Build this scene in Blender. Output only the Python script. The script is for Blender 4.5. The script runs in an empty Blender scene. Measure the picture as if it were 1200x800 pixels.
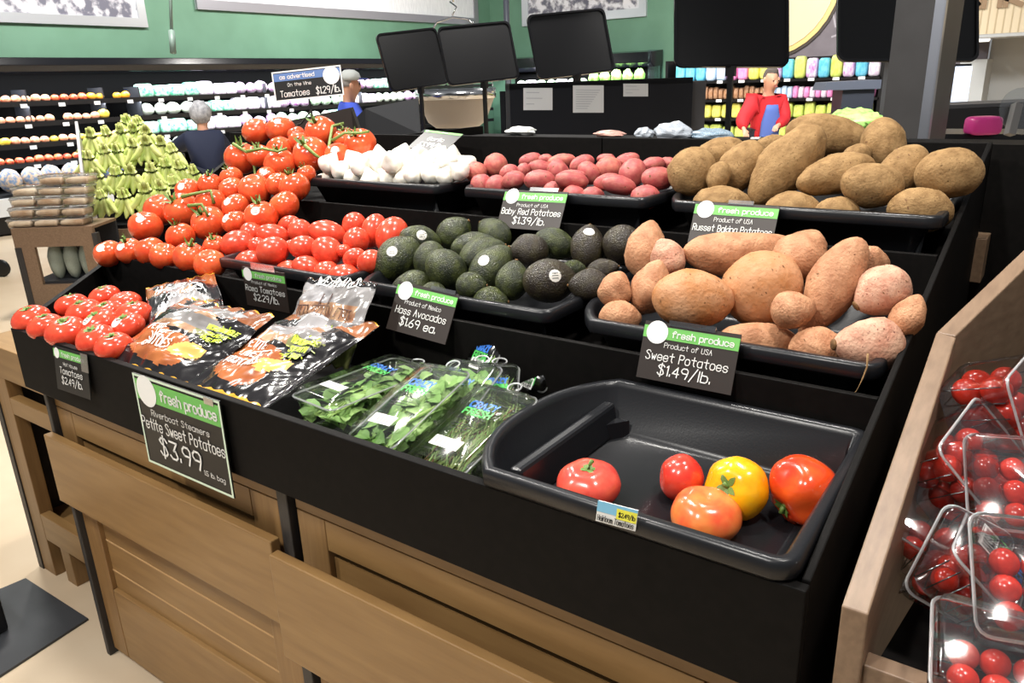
import bpy, bmesh, math, random
from mathutils import Vector, Matrix, Euler, noise
random.seed(7)
SC = bpy.context.scene
COL = SC.collection
V = Vector
# ------------------------------------------------------------------ camera
F_PX, PITCH, YAW, ROLL = 900.0, math.radians(18.7), math.radians(35.96), math.radians(-2.01)
CAM = V((0, 0, 1.5))
fw = V((-math.sin(YAW)*math.cos(PITCH), math.cos(YAW)*math.cos(PITCH), -math.sin(PITCH)))
r0 = V((math.cos(YAW), math.sin(YAW), 0)); u0 = r0.cross(fw)
RT = r0*math.cos(ROLL)+u0*math.sin(ROLL); UP = -r0*math.sin(ROLL)+u0*math.cos(ROLL)
cd = bpy.data.cameras.new('camera'); cam = bpy.data.objects.new('camera', cd); COL.objects.link(cam)
cam.matrix_world = Matrix((( RT.x, UP.x, -fw.x, CAM.x), (RT.y, UP.y, -fw.y, CAM.y), (RT.z, UP.z, -fw.z, CAM.z), (0, 0, 0, 1)))
cd.sensor_width = 36; cd.lens = F_PX*36/1200; cd.clip_start = .02
SC.camera = cam
# ------------------------------------------------------------------ light and exposure
SC.view_settings.view_transform = 'Standard'; SC.view_settings.look = 'None'
SC.view_settings.gamma = 1; SC.view_settings.use_curve_mapping = False
SC.view_settings.exposure = 0.0
wd = bpy.data.worlds.new('room_light'); SC.world = wd; wd.use_nodes = True
wd.node_tree.nodes['Background'].inputs[0].default_value = (.95, .97, 1, 1)
wd.node_tree.nodes['Background'].inputs[1].default_value = .26
CASE_W = 150.0
def lamp(loc, target, power, size, color=(1, .96, .9), spread=140, sy=None):
    l = bpy.data.lights.new('ceiling_and_fill_lamp', 'AREA'); l.energy = power; l.color = color
    l.shape = 'DISK'; l.size = size; l.spread = math.radians(spread)
    if sy: l.shape = 'RECTANGLE'; l.size_y = sy
    o = bpy.data.objects.new('ceiling_and_fill_lamp', l); COL.objects.link(o); o.location = loc
    o.rotation_euler = (V(target)-V(loc)).to_track_quat('-Z', 'Y').to_euler()
    return o
lamp((-2.6, -.7, 3.6), (-1.3, 1.0, .9), 38, .22)
lamp((-.9, -1.1, 3.7), (-.8, .9, .9), 38, .22)
lamp((.5, .9, 3.6), (-.3, 1.2, .9), 27, .22)
lamp((-1.9, 1.3, 3.6), (-1.6, 1.5, 1), 34, .25)
lamp((-.7, 1.9, 3.6), (-.5, 1.5, 1), 27, .25)
lamp((-3.4, 2.6, 3.6), (-2.3, 1.8, 1), 37, .25)
lamp((-4.6, 1.6, 3.8), (-4.6, 1.7, 0), 55, .5)
lamp((-6.5, 3.4, 3.8), (-6.4, 3.6, 0), 100, .5)
lamp((-3.6, 5.6, 3.8), (-3.6, 5.9, 0), 99, .6)
lamp((-5, 9, 4.2), (-6, 11, .5), 248, .9)
lamp((-1.2, 6.5, 4.0), (-1.4, 9.5, .8), 198, .8)
lamp((-8.0, 5.0, 4.2), (-11, 5.6, 2.2), 161, .8)
lamp((-8.0, 9.0, 4.2), (-11, 10, 2.2), 161, .8)
lamp((-3, 11.5, 4.2), (-4, 14.9, 2.6), 80, .8)  # fill lamp added only to brighten the dark mural, no store fixture
lamp((2, 10, 4.2), (1.5, 13, 1), 60, .8)
# ------------------------------------------------------------------ measuring: a pixel of the 1200x800 frame to a point at a real depth
def ray(x, y): return (x-600)*RT-(y-400)*UP+F_PX*fw
def on_y(x, y, Y): d = ray(x, y); return CAM+d*(Y/d.y)
def on_z(x, y, Z): d = ray(x, y); return CAM+d*((Z-CAM.z)/d.z)
def on_x(x, y, X): d = ray(x, y); return CAM+d*(X/d.x)
def on_d(x, y, D): return CAM+ray(x, y)*(D/F_PX)
def on_slope(x, y, Y0, z0, s):
    d = ray(x, y); t = (z0-s*Y0-CAM.z)/(d.z-s*d.y); return CAM+d*t
def proj(p):
    d = V(p)-CAM; k = d.dot(fw); return (600+F_PX*d.dot(RT)/k, 400-F_PX*d.dot(UP)/k)
def ppm(p): return F_PX/(V(p)-CAM).dot(fw)
# ------------------------------------------------------------------ materials
def lin(c): return tuple(((v/255)/12.92 if v <= 10 else (((v/255)+.055)/1.055)**2.4) for v in c)
MATS = {}
def mat(name, col, rough=.5, metal=0, col2=None, scale=20, detail=4, stretch=None, bump=0, bscale=None, coat=0, sss=0, lo=.35, hi=.65, spec=.5, emit=0, speck=None):
    if name in MATS: return MATS[name]
    m = bpy.data.materials.new(name); m.use_nodes = True; nt = m.node_tree; b = nt.nodes['Principled BSDF']
    c = lin(col)+(1,)
    b.inputs['Base Color'].default_value = c; b.inputs['Roughness'].default_value = rough; b.inputs['Metallic'].default_value = metal
    b.inputs['Coat Weight'].default_value = coat; b.inputs['Coat Roughness'].default_value = .08; b.inputs['Specular IOR Level'].default_value = spec
    if sss: b.inputs['Subsurface Weight'].default_value = sss; b.inputs['Subsurface Radius'].default_value = (.02, .008, .004)
    if emit: b.inputs['Emission Color'].default_value = c; b.inputs['Emission Strength'].default_value = emit
    if col2 or bump:
        tc = nt.nodes.new('ShaderNodeTexCoord'); mp = nt.nodes.new('ShaderNodeMapping'); nt.links.new(tc.outputs['Object'], mp.inputs[0])
        if stretch: mp.inputs['Scale'].default_value = stretch
        oi = nt.nodes.new('ShaderNodeObjectInfo'); ml = nt.nodes.new('ShaderNodeMath'); ml.operation = 'MULTIPLY'; ml.inputs[1].default_value = 37
        nt.links.new(oi.outputs['Random'], ml.inputs[0]); nt.links.new(ml.outputs[0], mp.inputs['Location'])
    if col2:
        n = nt.nodes.new('ShaderNodeTexNoise'); n.inputs['Scale'].default_value = scale; n.inputs['Detail'].default_value = detail
        r = nt.nodes.new('ShaderNodeValToRGB'); r.color_ramp.elements[0].position = lo; r.color_ramp.elements[1].position = hi
        r.color_ramp.elements[0].color = c; r.color_ramp.elements[1].color = lin(col2)+(1,)
        nt.links.new(mp.outputs[0], n.inputs[0]); nt.links.new(n.outputs[0], r.inputs[0]); nt.links.new(r.outputs[0], b.inputs['Base Color'])
    if speck:
        n = nt.nodes.new('ShaderNodeTexNoise'); n.inputs['Scale'].default_value = speck[1]; n.inputs['Detail'].default_value = 5; nt.links.new(mp.outputs[0], n.inputs[0])
        r2 = nt.nodes.new('ShaderNodeMapRange'); r2.inputs[1].default_value = speck[2]; r2.inputs[2].default_value = speck[2]+.08; nt.links.new(n.outputs[0], r2.inputs[0])
        mx = nt.nodes.new('ShaderNodeMix'); mx.data_type = 'RGBA'; nt.links.new(r2.outputs[0], mx.inputs['Factor']); nt.links.new(r.outputs[0], mx.inputs['A']); mx.inputs['B'].default_value = lin(speck[0])+(1,); nt.links.new(mx.outputs['Result'], b.inputs['Base Color'])
    if bump:
        n = nt.nodes.new('ShaderNodeTexNoise'); n.inputs['Scale'].default_value = bscale or scale; n.inputs['Detail'].default_value = 3
        bp = nt.nodes.new('ShaderNodeBump'); bp.inputs['Strength'].default_value = bump; bp.inputs['Distance'].default_value = .004
        nt.links.new(mp.outputs[0], n.inputs[0]); nt.links.new(n.outputs[0], bp.inputs['Height']); nt.links.new(bp.outputs[0], b.inputs['Normal'])
    MATS[name] = m; return m
def clear(name, tint=(1, 1, 1), gloss=.10, rough=.06):
    if name in MATS: return MATS[name]
    m = bpy.data.materials.new(name); m.use_nodes = True; nt = m.node_tree; nt.nodes.remove(nt.nodes['Principled BSDF'])
    t = nt.nodes.new('ShaderNodeBsdfTransparent'); t.inputs[0].default_value = tint+(1,)
    g = nt.nodes.new('ShaderNodeBsdfGlossy'); g.inputs['Roughness'].default_value = rough
    lw = nt.nodes.new('ShaderNodeLayerWeight'); lw.inputs[0].default_value = .35
    mr = nt.nodes.new('ShaderNodeMapRange'); mr.inputs[3].default_value = gloss*.7; mr.inputs[4].default_value = gloss*5
    mx = nt.nodes.new('ShaderNodeMixShader'); nt.links.new(lw.outputs['Fresnel'], mr.inputs[0]); nt.links.new(mr.outputs[0], mx.inputs[0])
    nt.links.new(t.outputs[0], mx.inputs[1]); nt.links.new(g.outputs[0], mx.inputs[2]); nt.links.new(mx.outputs[0], nt.nodes['Material Output'].inputs[0])
    MATS[name] = m; return m
def milky(name, k=.3):
    "clear plastic edge: part of the light scatters"
    m = clear(name, gloss=.3); nt = m.node_tree; out = nt.nodes['Material Output']; old = out.inputs[0].links[0].from_socket
    d = nt.nodes.new('ShaderNodeBsdfTranslucent'); d.inputs[0].default_value = (.96, .97, .98, 1); e = nt.nodes.new('ShaderNodeBsdfDiffuse'); e.inputs[0].default_value = (.96, .97, .98, 1)
    a = nt.nodes.new('ShaderNodeMixShader'); nt.links.new(d.outputs[0], a.inputs[1]); nt.links.new(e.outputs[0], a.inputs[2]); x = nt.nodes.new('ShaderNodeMixShader'); x.inputs[0].default_value = k
    nt.links.new(old, x.inputs[1]); nt.links.new(a.outputs[0], x.inputs[2]); nt.links.new(x.outputs[0], out.inputs[0]); return m
BLACK = mat('black_laminate', (13, 12, 11), .6, col2=(18, 16, 15), scale=60, spec=.10)
BLACKP = mat('black_plastic', (25, 26, 29), .3, bump=.04, bscale=300, spec=.4)
WOOD = mat('stained_wood', (150, 117, 73), .42, col2=(130, 98, 58), scale=5, stretch=(1, 6, 9), lo=.3, hi=.75)
WOODV = mat('stained_wood_upright', (146, 113, 71), .42, col2=(126, 94, 56), scale=7, stretch=(14, 14, 1), lo=.3, hi=.75)
WOODG = mat('greyed_wood', (134, 110, 88), .4, col2=(114, 91, 71), scale=9, stretch=(12, 1, 10), lo=.3, hi=.75)
DKWOOD = mat('dark_edge_strip', (40, 38, 38), .5, col2=(52, 50, 49), scale=30, stretch=(10, 10, 1))
WHITE = mat('white_print', (240, 240, 236), .5)
GREENP = mat('green_print', (112, 188, 92), .5)
CARD = mat('dark_card', (44, 36, 32), .45)
CARDB = mat('black_card', (22, 22, 22), .4)
CHROME = mat('chrome', (200, 202, 205), .18, 1)
CLEAR = clear('clear_plastic', gloss=.15, rough=.1)
milky('plastic_rim', .42)
# ------------------------------------------------------------------ mesh building
def wloc(o):
    p = V((0, 0, 0))
    while o is not None: p += o.location; o = o.parent
    return p
class MB:
    def __init__(s): s.v = []; s.f = []; s.m = []
    def add(s, vs, fs, mi=0):
        b = len(s.v); s.v += [V(x) for x in vs]; s.f += [tuple(b+i for i in f) for f in fs]; s.m += [mi]*len(fs); return s
    def hexa(s, p, mi=0):
        return s.add(p, [(0, 3, 2, 1), (4, 5, 6, 7), (0, 1, 5, 4), (1, 2, 6, 5), (2, 3, 7, 6), (3, 0, 4, 7)], mi)
    def box(s, x0, x1, y0, y1, z0, z1, mi=0):
        return s.hexa([(x0, y0, z0), (x1, y0, z0), (x1, y1, z0), (x0, y1, z0), (x0, y0, z1), (x1, y0, z1), (x1, y1, z1), (x0, y1, z1)], mi)
    def obox(s, c, ax, ay, az, mi=0):
        c, ax, ay, az = V(c), V(ax), V(ay), V(az)
        return s.hexa([c-ax-ay-az, c+ax-ay-az, c+ax+ay-az, c-ax+ay-az, c-ax-ay+az, c+ax-ay+az, c+ax+ay+az, c-ax+ay+az], mi)
    def prism(s, poly, d, mi=0):
        n = len(poly); d = V(d); a = [V(p) for p in poly]
        return s.add(a+[p+d for p in a], [tuple(range(n))[::-1], tuple(range(n, 2*n))]+[(i, (i+1) % n, n+(i+1) % n, n+i) for i in range(n)], mi)
    def rings(s, rs, mi=0, cap0=True, cap1=True):
        n = len(rs[0]); fs = []
        for k in range(len(rs)-1): fs += [(k*n+i, k*n+(i+1) % n, (k+1)*n+(i+1) % n, (k+1)*n+i) for i in range(n)]
        if cap0: fs.append(tuple(range(n))[::-1])
        if cap1: fs.append(tuple(range((len(rs)-1)*n, len(rs)*n)))
        return s.add([p for r in rs for p in r], fs, mi)
    def tube(s, path, r, n=8, mi=0):
        path = [V(p) for p in path]; rs = []
        for i, p in enumerate(path):
            t = (path[min(i+1, len(path)-1)]-path[max(i-1, 0)]).normalized()
            a = t.cross(V((0, 0, 1)) if abs(t.z) < .95 else V((1, 0, 0))).normalized(); b = t.cross(a)
            rr = r[i] if isinstance(r, (list, tuple)) else r
            rs.append([p+(a*math.cos(2*math.pi*k/n)+b*math.sin(2*math.pi*k/n))*rr for k in range(n)])
        return s.rings(rs, mi)
    def lathe(s, c, prof, n=20, mi=0, cap=True):
        c = V(c); return s.rings([[c+V((r*math.cos(2*math.pi*k/n), r*math.sin(2*math.pi*k/n), z)) for k in range(n)] for r, z in prof], mi, cap, cap)
    def build(s, name, mats, parent=None, smooth=False, bev=0, local=False):
        me = bpy.data.meshes.new(name); off = V((0, 0, 0)) if (local or parent is None) else wloc(parent)
        me.from_pydata([v-off for v in s.v], [], s.f)
        for m in (mats if isinstance(mats, (list, tuple)) else [mats]): me.materials.append(m)
        me.polygons.foreach_set('material_index', s.m)
        if smooth: me.polygons.foreach_set('use_smooth', [True]*len(s.f))
        me.update()
        o = bpy.data.objects.new(name, me); COL.objects.link(o)
        if parent is not None: o.parent = parent
        if bev:
            b = o.modifiers.new('edge', 'BEVEL'); b.width = bev; b.segments = 2; b.limit_method = 'ANGLE'; b.angle_limit = .7
        return o
def centre(o):
    "moves a top-level mesh's origin to its base"
    me = o.data; xs = [v.co for v in me.vertices]
    c = V((sum(v.x for v in xs)/len(xs), sum(v.y for v in xs)/len(xs), min(v.z for v in xs)))
    for v in me.vertices: v.co -= c
    o.location = c; return o
def tag(o, label, cat, group=None):
    o['label'] = label; o['category'] = cat
    if group: o['group'] = group
    return o
def thing(name, label, cat, loc=(0, 0, 0), group=None):
    o = bpy.data.objects.new(name, None); COL.objects.link(o); o.location = V(loc); o.empty_display_size = .05
    return tag(o, label, cat, group)
def struct(o): o['kind'] = 'structure'; return o
def dup(o, parent=None):
    c = o.copy(); COL.objects.link(c)
    if parent is not None: c.parent = parent
    for ch in list(o.children): dup(ch, c)
    return c
ORD = 'zeroth first second third fourth fifth sixth seventh eighth ninth tenth eleventh twelfth thirteenth fourteenth fifteenth sixteenth seventeenth eighteenth nineteenth twentieth'.split()
def ordn(n):
    if n <= 20: return ORD[n]
    t = {2: 'twenty', 3: 'thirty', 4: 'forty', 5: 'fifty', 6: 'sixty', 7: 'seventy'}[n//10]
    return t+'-'+ORD[n % 10] if n % 10 else {3: 'thirtieth', 4: 'fortieth', 5: 'fiftieth', 2: 'twentieth'}[n//10]
def rows_label(items, nrows, slope, what, place, names=None):
    "items: (object, extra look). Rows are read from the camera's side, front to back, then counted from the left."
    q = []
    for o, look in items:
        x, y = proj(o.location); q.append((y-slope*x, x, o, look))
    q.sort(key=lambda t: -t[0]); per = math.ceil(len(q)/nrows)
    names = names or (['front row', 'second row', 'third row', 'fourth row', 'fifth row', 'sixth row'][:nrows-1]+['back row'])
    for k in range(nrows):
        row = sorted(q[k*per:(k+1)*per], key=lambda t: t[1])
        for i, (_, _, o, look) in enumerate(row):
            o['label'] = f"{what}{(' '+look) if look else ''}, {ordn(i+1)} from left in the {names[k]} of {place}"
# ------------------------------------------------------------------ single-stroke lettering
GL = {'A': '02 28 42|15 35', 'B': '02 08 38 46 35 05|35 44 43 32 02', 'C': '47 38 18 06 04 12 32 43', 'D': '02 08 28 46 44 22 02', 'E': '48 08 02 42|05 35', 'F': '02 08 48|05 35',
 'G': '47 38 18 06 04 12 32 43 45 25', 'H': '02 08|42 48|05 45', 'I': '28 22', 'K': '02 08|48 05 42', 'L': '08 02 42', 'M': '02 08 25 48 42', 'N': '02 08 42 48', 'O': '18 06 04 12 32 44 46 38 18',
 'P': '02 08 38 47 46 35 05', 'R': '02 08 38 47 46 35 05|25 42', 'S': '47 38 18 07 16 35 43 32 12 03', 'T': '08 48|28 22', 'U': '08 03 12 32 43 48', 'V': '08 22 48', 'W': '08 12 25 32 48',
 'Y': '08 25 48|25 22', 'Z': '08 48 02 42', 'a': '46 16 05 03 12 32 43|46 42', 'b': '08 02 32 43 45 36 06', 'c': '45 36 16 05 03 12 32 43', 'd': '48 42 12 03 05 16 46', 'e': '04 44 45 36 16 05 03 12 32 43',
 'f': '47 38 28 17 12|06 36', 'g': '46 16 05 03 12 42|46 41 30 10', 'h': '08 02|05 16 36 45 42', 'i': '26 22|28 27', 'k': '08 02|46 04 42', 'l': '28 22', 'm': '02 06|05 16 25 22|25 36 45 42',
 'n': '02 06|05 16 36 45 42', 'o': '16 05 03 12 32 43 45 36 16', 'p': '06 00|06 36 45 43 32 02', 'r': '02 06|04 16 36', 's': '45 36 16 05 14 34 43 32 12 03', 't': '28 23 32|06 46',
 'u': '06 03 12 32 43|46 42', 'v': '06 22 46', 'w': '06 12 25 32 46', 'x': '06 42|02 46', 'y': '06 22|46 10', 'z': '06 46 02 42', '1': '17 28 22', '2': '07 18 38 47 46 02 42',
 '3': '08 48 25 35 43 32 12 03', '4': '32 38 04 44', '5': '48 08 05 35 44 43 32 12 03', '6': '38 16 04 03 12 32 43 44 35 05', '9': '45 15 06 07 18 38 47 45 32', '0': '18 06 04 12 32 44 46 38 18',
 '$': '47 38 18 07 16 35 43 32 12 03|29 21', '.': '23 22', '/': '01 49', '-': '05 45'}
def strokes(text, h, slant=0.0, space=1.5):
    "2-D polylines of a line of text h tall, centred on 0"
    out = []; x = 0; s = h/6
    for ch in text:
        if ch == ' ': x += 3.4; continue
        g = [[(int(p[0]), int(p[1])-2) for p in st.split()] for st in GL[ch].split('|')]
        xs = [p[0] for st in g for p in st]; a = min(xs); w = max(xs)-a
        for st in g: out.append([((x+p[0]-a+slant*p[1])*s, p[1]*s) for p in st])
        x += w+space
    w = (x-space)*s
    return [[(px-w/2, py) for px, py in st] for st in out], w
def ribbon(mb, lines, fn, w, mi=0):
    "lines: 2-D polylines; fn maps (x,y) to a 3-D point lying on the printed surface"
    for st in lines:
        for (x0, y0), (x1, y1) in zip(st[:-1], st[1:]):
            dx, dy = x1-x0, y1-y0; L = math.hypot(dx, dy) or 1e-6; nx, ny = -dy/L*w/2, dx/L*w/2; ex, ey = dx/L*w*.4, dy/L*w*.4
            mb.add([fn(x0-ex+nx, y0-ey+ny), fn(x0-ex-nx, y0-ey-ny), fn(x1+ex-nx, y1+ey-ny), fn(x1+ex+nx, y1+ey+ny)], [(0, 1, 2, 3)], mi)
def fit_text(text, h, maxw, slant=0.0, space=1.5):
    l, w = strokes(text, h, slant, space)
    k = min(1, maxw/w) if w > 0 else 1
    return [[(x*k, y) for x, y in st] for st in l]
# ================================================================== the room
FLOORM = mat('polished_concrete', (214, 196, 170), .3, col2=(190, 166, 136), scale=1.6, detail=6, lo=.3, hi=.8)
GREENW = mat('green_paint', (98, 138, 116), .6, col2=(91, 130, 108), scale=2)
mb = MB(); mb.box(-12, 9, -3, 17, -.1, 0); struct(mb.build('floor', FLOORM))
mb = MB(); mb.box(-11.25, -11.1, -1, 15.05, 0, 4.4); struct(mb.build('wall_left', GREENW))
mb = MB(); mb.box(-11.1, -6.65, 14.9, 15.05, 0, 4.4); struct(mb.build('wall_back', GREENW))
MURAL = mat('grey_mural', (118, 112, 120), .6, col2=(104, 98, 106), scale=3)
mb = MB(); mb.box(-6.65, -1.35, 14.9, 15.05, 0, 5); w = struct(mb.build('wall_mural', MURAL))
mb = MB()                                   # pale sketch lines drawn on the mural
for k in range(46):
    x = random.uniform(-6.3, -1.6); z = random.uniform(1.9, 4.2); L = random.uniform(.2, .9); a = random.choice((.25, .3, 1.75, 1.8, 1.85))
    ribbon(mb, [[(x, z), (x+L*math.cos(a), z+L*math.sin(a))]], lambda px, py: V((px, 14.895, py)), .03)
mb.build('mural_lines', mat('mural_chalk', (168, 164, 172), .7), w)
GREYW = mat('light_grey_paint', (196, 200, 202), .6)
mb = MB(); mb.box(-1.35, 6, 15.3, 15.45, 0, 3.2); struct(mb.build('wall_right', GREYW))
mb = MB(); mb.box(-1.65, -1.29, 14.4, 15.3, 0, 1.58); struct(mb.build('wall_recess', GREYW))
TAN = mat('tan_fascia', (222, 204, 172), .6)
mb = MB(); mb.box(-1.7, 6, 14.2, 15.45, 1.90, 5); fas = struct(mb.build('wall_fascia', TAN))
mb = MB()
for k in range(76): mb.box(-1.65+k*.1, -1.635+k*.1, 14.19, 14.2, 1.94, 5)
mb.build('fascia_groove', mat('fascia_line', (196, 176, 142), .7), fas)
MB().box(-1.7, 6, 14.15, 14.25, 1.86, 1.93).build('fascia_rail', mat('rail_grey', (150, 152, 154), .5), fas)
mb = MB(); p = on_y(1142, 4, 14.18)
l, w = strokes('Thank you', .30)
ribbon(mb, l, lambda x, y: V((p.x+x+.45, 14.17, p.z+y-.06)), .07); mb.build('lettering', mat('brown_letters', (150, 122, 92), .6), fas)
q = on_y(1148, 44, 13.9); mb = MB(); mb.lathe((q.x, q.y, 1.82), [(.12, .0), (.13, .0), (.14, .02), (.14, .04)], 24)
lt = tag(centre(mb.build('downlight', mat('lamp_glow', (255, 252, 244), .5, emit=1.2), smooth=False)), 'round white downlight set under the tan fascia', 'light')
mb = MB(); mb.box(-1.65, 3, 13.4, 14.3, 1.862, 1.90); struct(mb.build('trim_1', mat('soffit', (188, 190, 190), .6)))
# ------------------------------------------------------------------ signs
HEAD = mat('blue_print', (92, 124, 178), .5)
def card_thing(name, label, TL, right, W, down, Hc, body, style, lines, header, white_border=False, group=None, clip=None, disc_right=False, head_col=None, cat='price sign'):
    right = right.normalized(); down = (down-right*down.dot(right)).normalized(); nrm = down.cross(right).normalized()
    if nrm.dot(CAM-TL) < 0: nrm = -nrm
    t = thing(name, label, cat, TL+right*W/2+down*Hc, group)
    P = lambda x, y, e=0: TL+right*x+down*y+nrm*e
    c = P(W/2, Hc/2, -.0012)
    MB().obox(c, right*W/2, down*Hc/2, nrm*.0012).build('card', body, t)
    e = .0009
    if white_border:
        mb = MB(); b = W*.018
        for x0, x1, y0, y1 in ((0, W, 0, b), (0, W, Hc-b, Hc), (0, b, b, Hc-b), (W-b, W, b, Hc-b)): mb.add([P(x0, y0, e), P(x1, y0, e), P(x1, y1, e), P(x0, y1, e)], [(0, 1, 2, 3)])
        mb.build('border', WHITE if white_border is True else white_border, t)
    h0, h1 = header[1]*Hc, header[2]*Hc
    bx = W*.02 if white_border else 0
    MB().add([P(bx, h0, e), P(W-bx, h0, e), P(W-bx, h1, e), P(bx, h1, e)], [(0, 1, 2, 3)]).build('header', head_col or GREENP, t)
    mb = MB(); r = header[3]*Hc; cx, cy = (W-r*1.25 if disc_right else W*.03+r*1.02), (h0+h1)/2+(r*.35 if disc_right else 0)
    mb.add([P(cx+r*math.cos(a*.2617994), cy+r*math.sin(a*.2617994), e*1.8) for a in range(24)], [tuple(range(24))]); mb.build('emblem_disc', WHITE, t)
    mb = MB()
    hx = (W*.36 if disc_right else cx+r*1.0+(W-cx-r)/2)
    hl = fit_text(header[0], (h1-h0)*.5, (W*.5 if disc_right else (W-cx-r)*.86), 0)
    ribbon(mb, hl, lambda x, y: P(hx+x, (h0+h1)/2+(h1-h0)*.24-y, e*2.2), (h1-h0)*.085)
    for txt, yc, hh, mw, wt in lines:
        xo = W/2
        if isinstance(txt, tuple): txt, xo = txt[0], txt[1]*W
        l = fit_text(txt, hh*Hc, mw*W, .06)
        ribbon(mb, l, lambda x, y: P(xo+x, (yc+hh/2)*Hc-y, e*2), wt*Hc*hh)
    mb.build('lettering', WHITE, t)
    if clip:
        mb = MB(); x0, x1, y0, y1 = [clip[0]*W, clip[1]*W, clip[2]*Hc, clip[3]*Hc]
        mb.obox(P((x0+x1)/2, (y0+y1)/2, .002), right*(x1-x0)/2, down*(y1-y0)/2, nrm*.0006); mb.build('clear_clip', clear('clip_plastic', (.85, .87, .9), .16, .2), t)
    return t
def card_px(name, label, TLp, TRp, BLp, Yt, lean, *a, dY=0, **k):
    TL = on_y(*TLp, Yt); TR = on_y(*TRp, Yt+dY); W = (TR-TL).length
    BL = on_y(*BLp, Yt-lean)
    return card_thing(name, label, TL, TR-TL, W, BL-TL, (BL-TL).length, *a, **k)
# ================================================================== the stepped produce display
XL, XR, Y0 = -2.05, -.158, .74
bin_ = thing('produce_bin', 'long stepped black bin that carries trays of potatoes, avocados and tomatoes', 'display bin', ((XL+XR)/2, 1.45, .815))
LP = lambda Y: XL-(Y-Y0)*.80 if Y < 1.14 else -2.37-(Y-1.14)*.72          # the left end flares outwards
MB().box(XL, XR, Y0, Y0+.016, .815, .97).build('front_panel', BLACK, bin_, bev=.002)
sd = [(.756, .70), (2.19, .70), (2.19, 1.325), (2.165, 1.325), (.756, .974)]
MB().prism([(XR-.010, y, z) for y, z in sd], (.010, 0, 0)).build('side_panel', BLACK, bin_, bev=.002)
mb = MB()
a, b, c_ = V((XL, Y0+.004, 0)), V((-2.37, 1.14, 0)), V((-3.1, 2.19, 0)); t_ = V((.012, .010, 0))
for p0, p1, z0, z1 in ((a, b, .97, 1.015), (b, c_, 1.015, 1.24)):
    mb.hexa([p0+V((0, 0, .815)), p1+V((0, 0, .815)), p1+t_+V((0, 0, .815)), p0+t_+V((0, 0, .815)), p0+V((0, 0, z0)), p1+V((0, 0, z1)), p1+t_+V((0, 0, z1)), p0+t_+V((0, 0, z0))])
mb.build('side_panel', BLACK, bin_)
def shelf(y0, y1, z, th=.015):
    return MB().hexa([(LP(y0)+.01, y0, z-th), (XR-.016, y0, z-th), (XR-.016, y1, z-th), (LP(y1)+.01, y1, z-th), (LP(y0)+.01, y0, z), (XR-.016, y0, z), (XR-.016, y1, z), (LP(y1)+.01, y1, z)])
shelf(Y0+.016, 1.14, .888).build('shelf', BLACK, bin_)
shelf(1.152, 1.59, 1.0).build('shelf', BLACK, bin_)
shelf(1.602, 2.17, 1.14).build('shelf', BLACK, bin_)
MB().box(-2.36, XR-.016, 1.14, 1.152, .86, 1.045).build('riser', BLACK, bin_, bev=.0015)
MB().box(-2.68, XR-.016, 1.59, 1.602, .98, 1.168).build('riser', BLACK, bin_, bev=.0015)
MB().box(-3.1, -1.203, 2.17, 2.19, .7, 1.325).build('back_panel', BLACK, bin_, bev=.002)
MB().box(-1.2, XR, 2.17, 2.19, .7, 1.325).build('back_panel', BLACK, bin_, bev=.002)
# the two wooden cabinets that carry it
YF = .775
def cabinet(name, label, x0, x1, yb, zt, zb):
    t = thing(name, label, 'cabinet', ((x0+x1)/2, 1.3, 0))
    MB().box(x0, x1, YF+.03, 2.1, .02, .80).build('carcass', BLACK, t)
    MB().box(x0, x1, YF, YF+.03, .765, .815).build('top_rail', WOOD, t, bev=.001)
    MB().box(x0, x0+.075, YF, YF+.03, .02, .763).build('stile', WOODV, t, bev=.002)
    MB().box(x1-.085, x1, YF, YF+.03, .02, .763).build('stile', WOODV, t, bev=.002)
    MB().box(x0+.077, x1-.087, YF, YF+.03, .700, .763).build('upper_rail', WOOD, t, bev=.001)
    MB().box(x0+.077, x1-.087, YF+.012, YF+.03, .245, .68).build('inset_panel', WOOD, t)
    mb = MB()
    for z in (.30, .392): mb.box(x0+.077, x1-.087, YF+.0105, YF+.012, z, z+.004)
    mb.build('panel_groove', mat('pale_groove', (186, 152, 108), .5), t)
    MB().box(x0+.077, x1-.087, YF, YF+.03, .02, .245).build('bottom_rail', WOOD, t, bev=.003)
    return MB().box(x0-.02, x1+.012, yb, yb+.022, zb, zt).build('front_board', WOOD, t, bev=.003) and t
cabinet('wooden_cabinet', 'brown wooden cabinet under the bin, its black corner strip beside the floor mat', -1.99, -1.125, .738, .695, .505)
cabinet('wooden_cabinet', 'brown wooden cabinet under the empty heirloom tray, its front board standing further out', -1.07, -.19, .715, .690, .46)
for x, lab, y, zz in ((-2.01, 'thin black corner strip at the left end of the wooden cabinets', .76, .80), (-1.112, 'black upright strip between the two wooden cabinets', .765, .815)):
    o = centre(MB().box(x, x+(.018 if x < -2 else .03), y, y+.05, 0, zz).build('corner_strip', DKWOOD, bev=.002)); tag(o, lab, 'trim strip')
t = thing('wooden_stand', 'open wooden stand with onion sacks inside, left of the cabinets', 'stand', (-2.3, 1.1, 0))
yy = .86
MB().box(-2.66, -2.05, yy, yy+.03, .70, .805).build('top_rail', WOOD, t, bev=.002)
MB().box(-2.60, -2.52, yy, yy+.04, 0, .70).build('post', WOODV, t, bev=.002)
MB().box(-2.16, -2.02, yy, yy+.03, .1, .70).build('post', WOODV, t, bev=.002)
MB().box(-2.52, -2.16, yy, yy+.03, .585, .64).build('rail', WOOD, t, bev=.002)
MB().box(-2.52, -2.16, yy, yy+.03, .14, .235).build('rail', WOOD, t, bev=.002)
MB().box(-2.46, -2.40, yy+.01, yy+.05, 0, .14).build('foot', WOODV, t, bev=.002)
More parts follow.
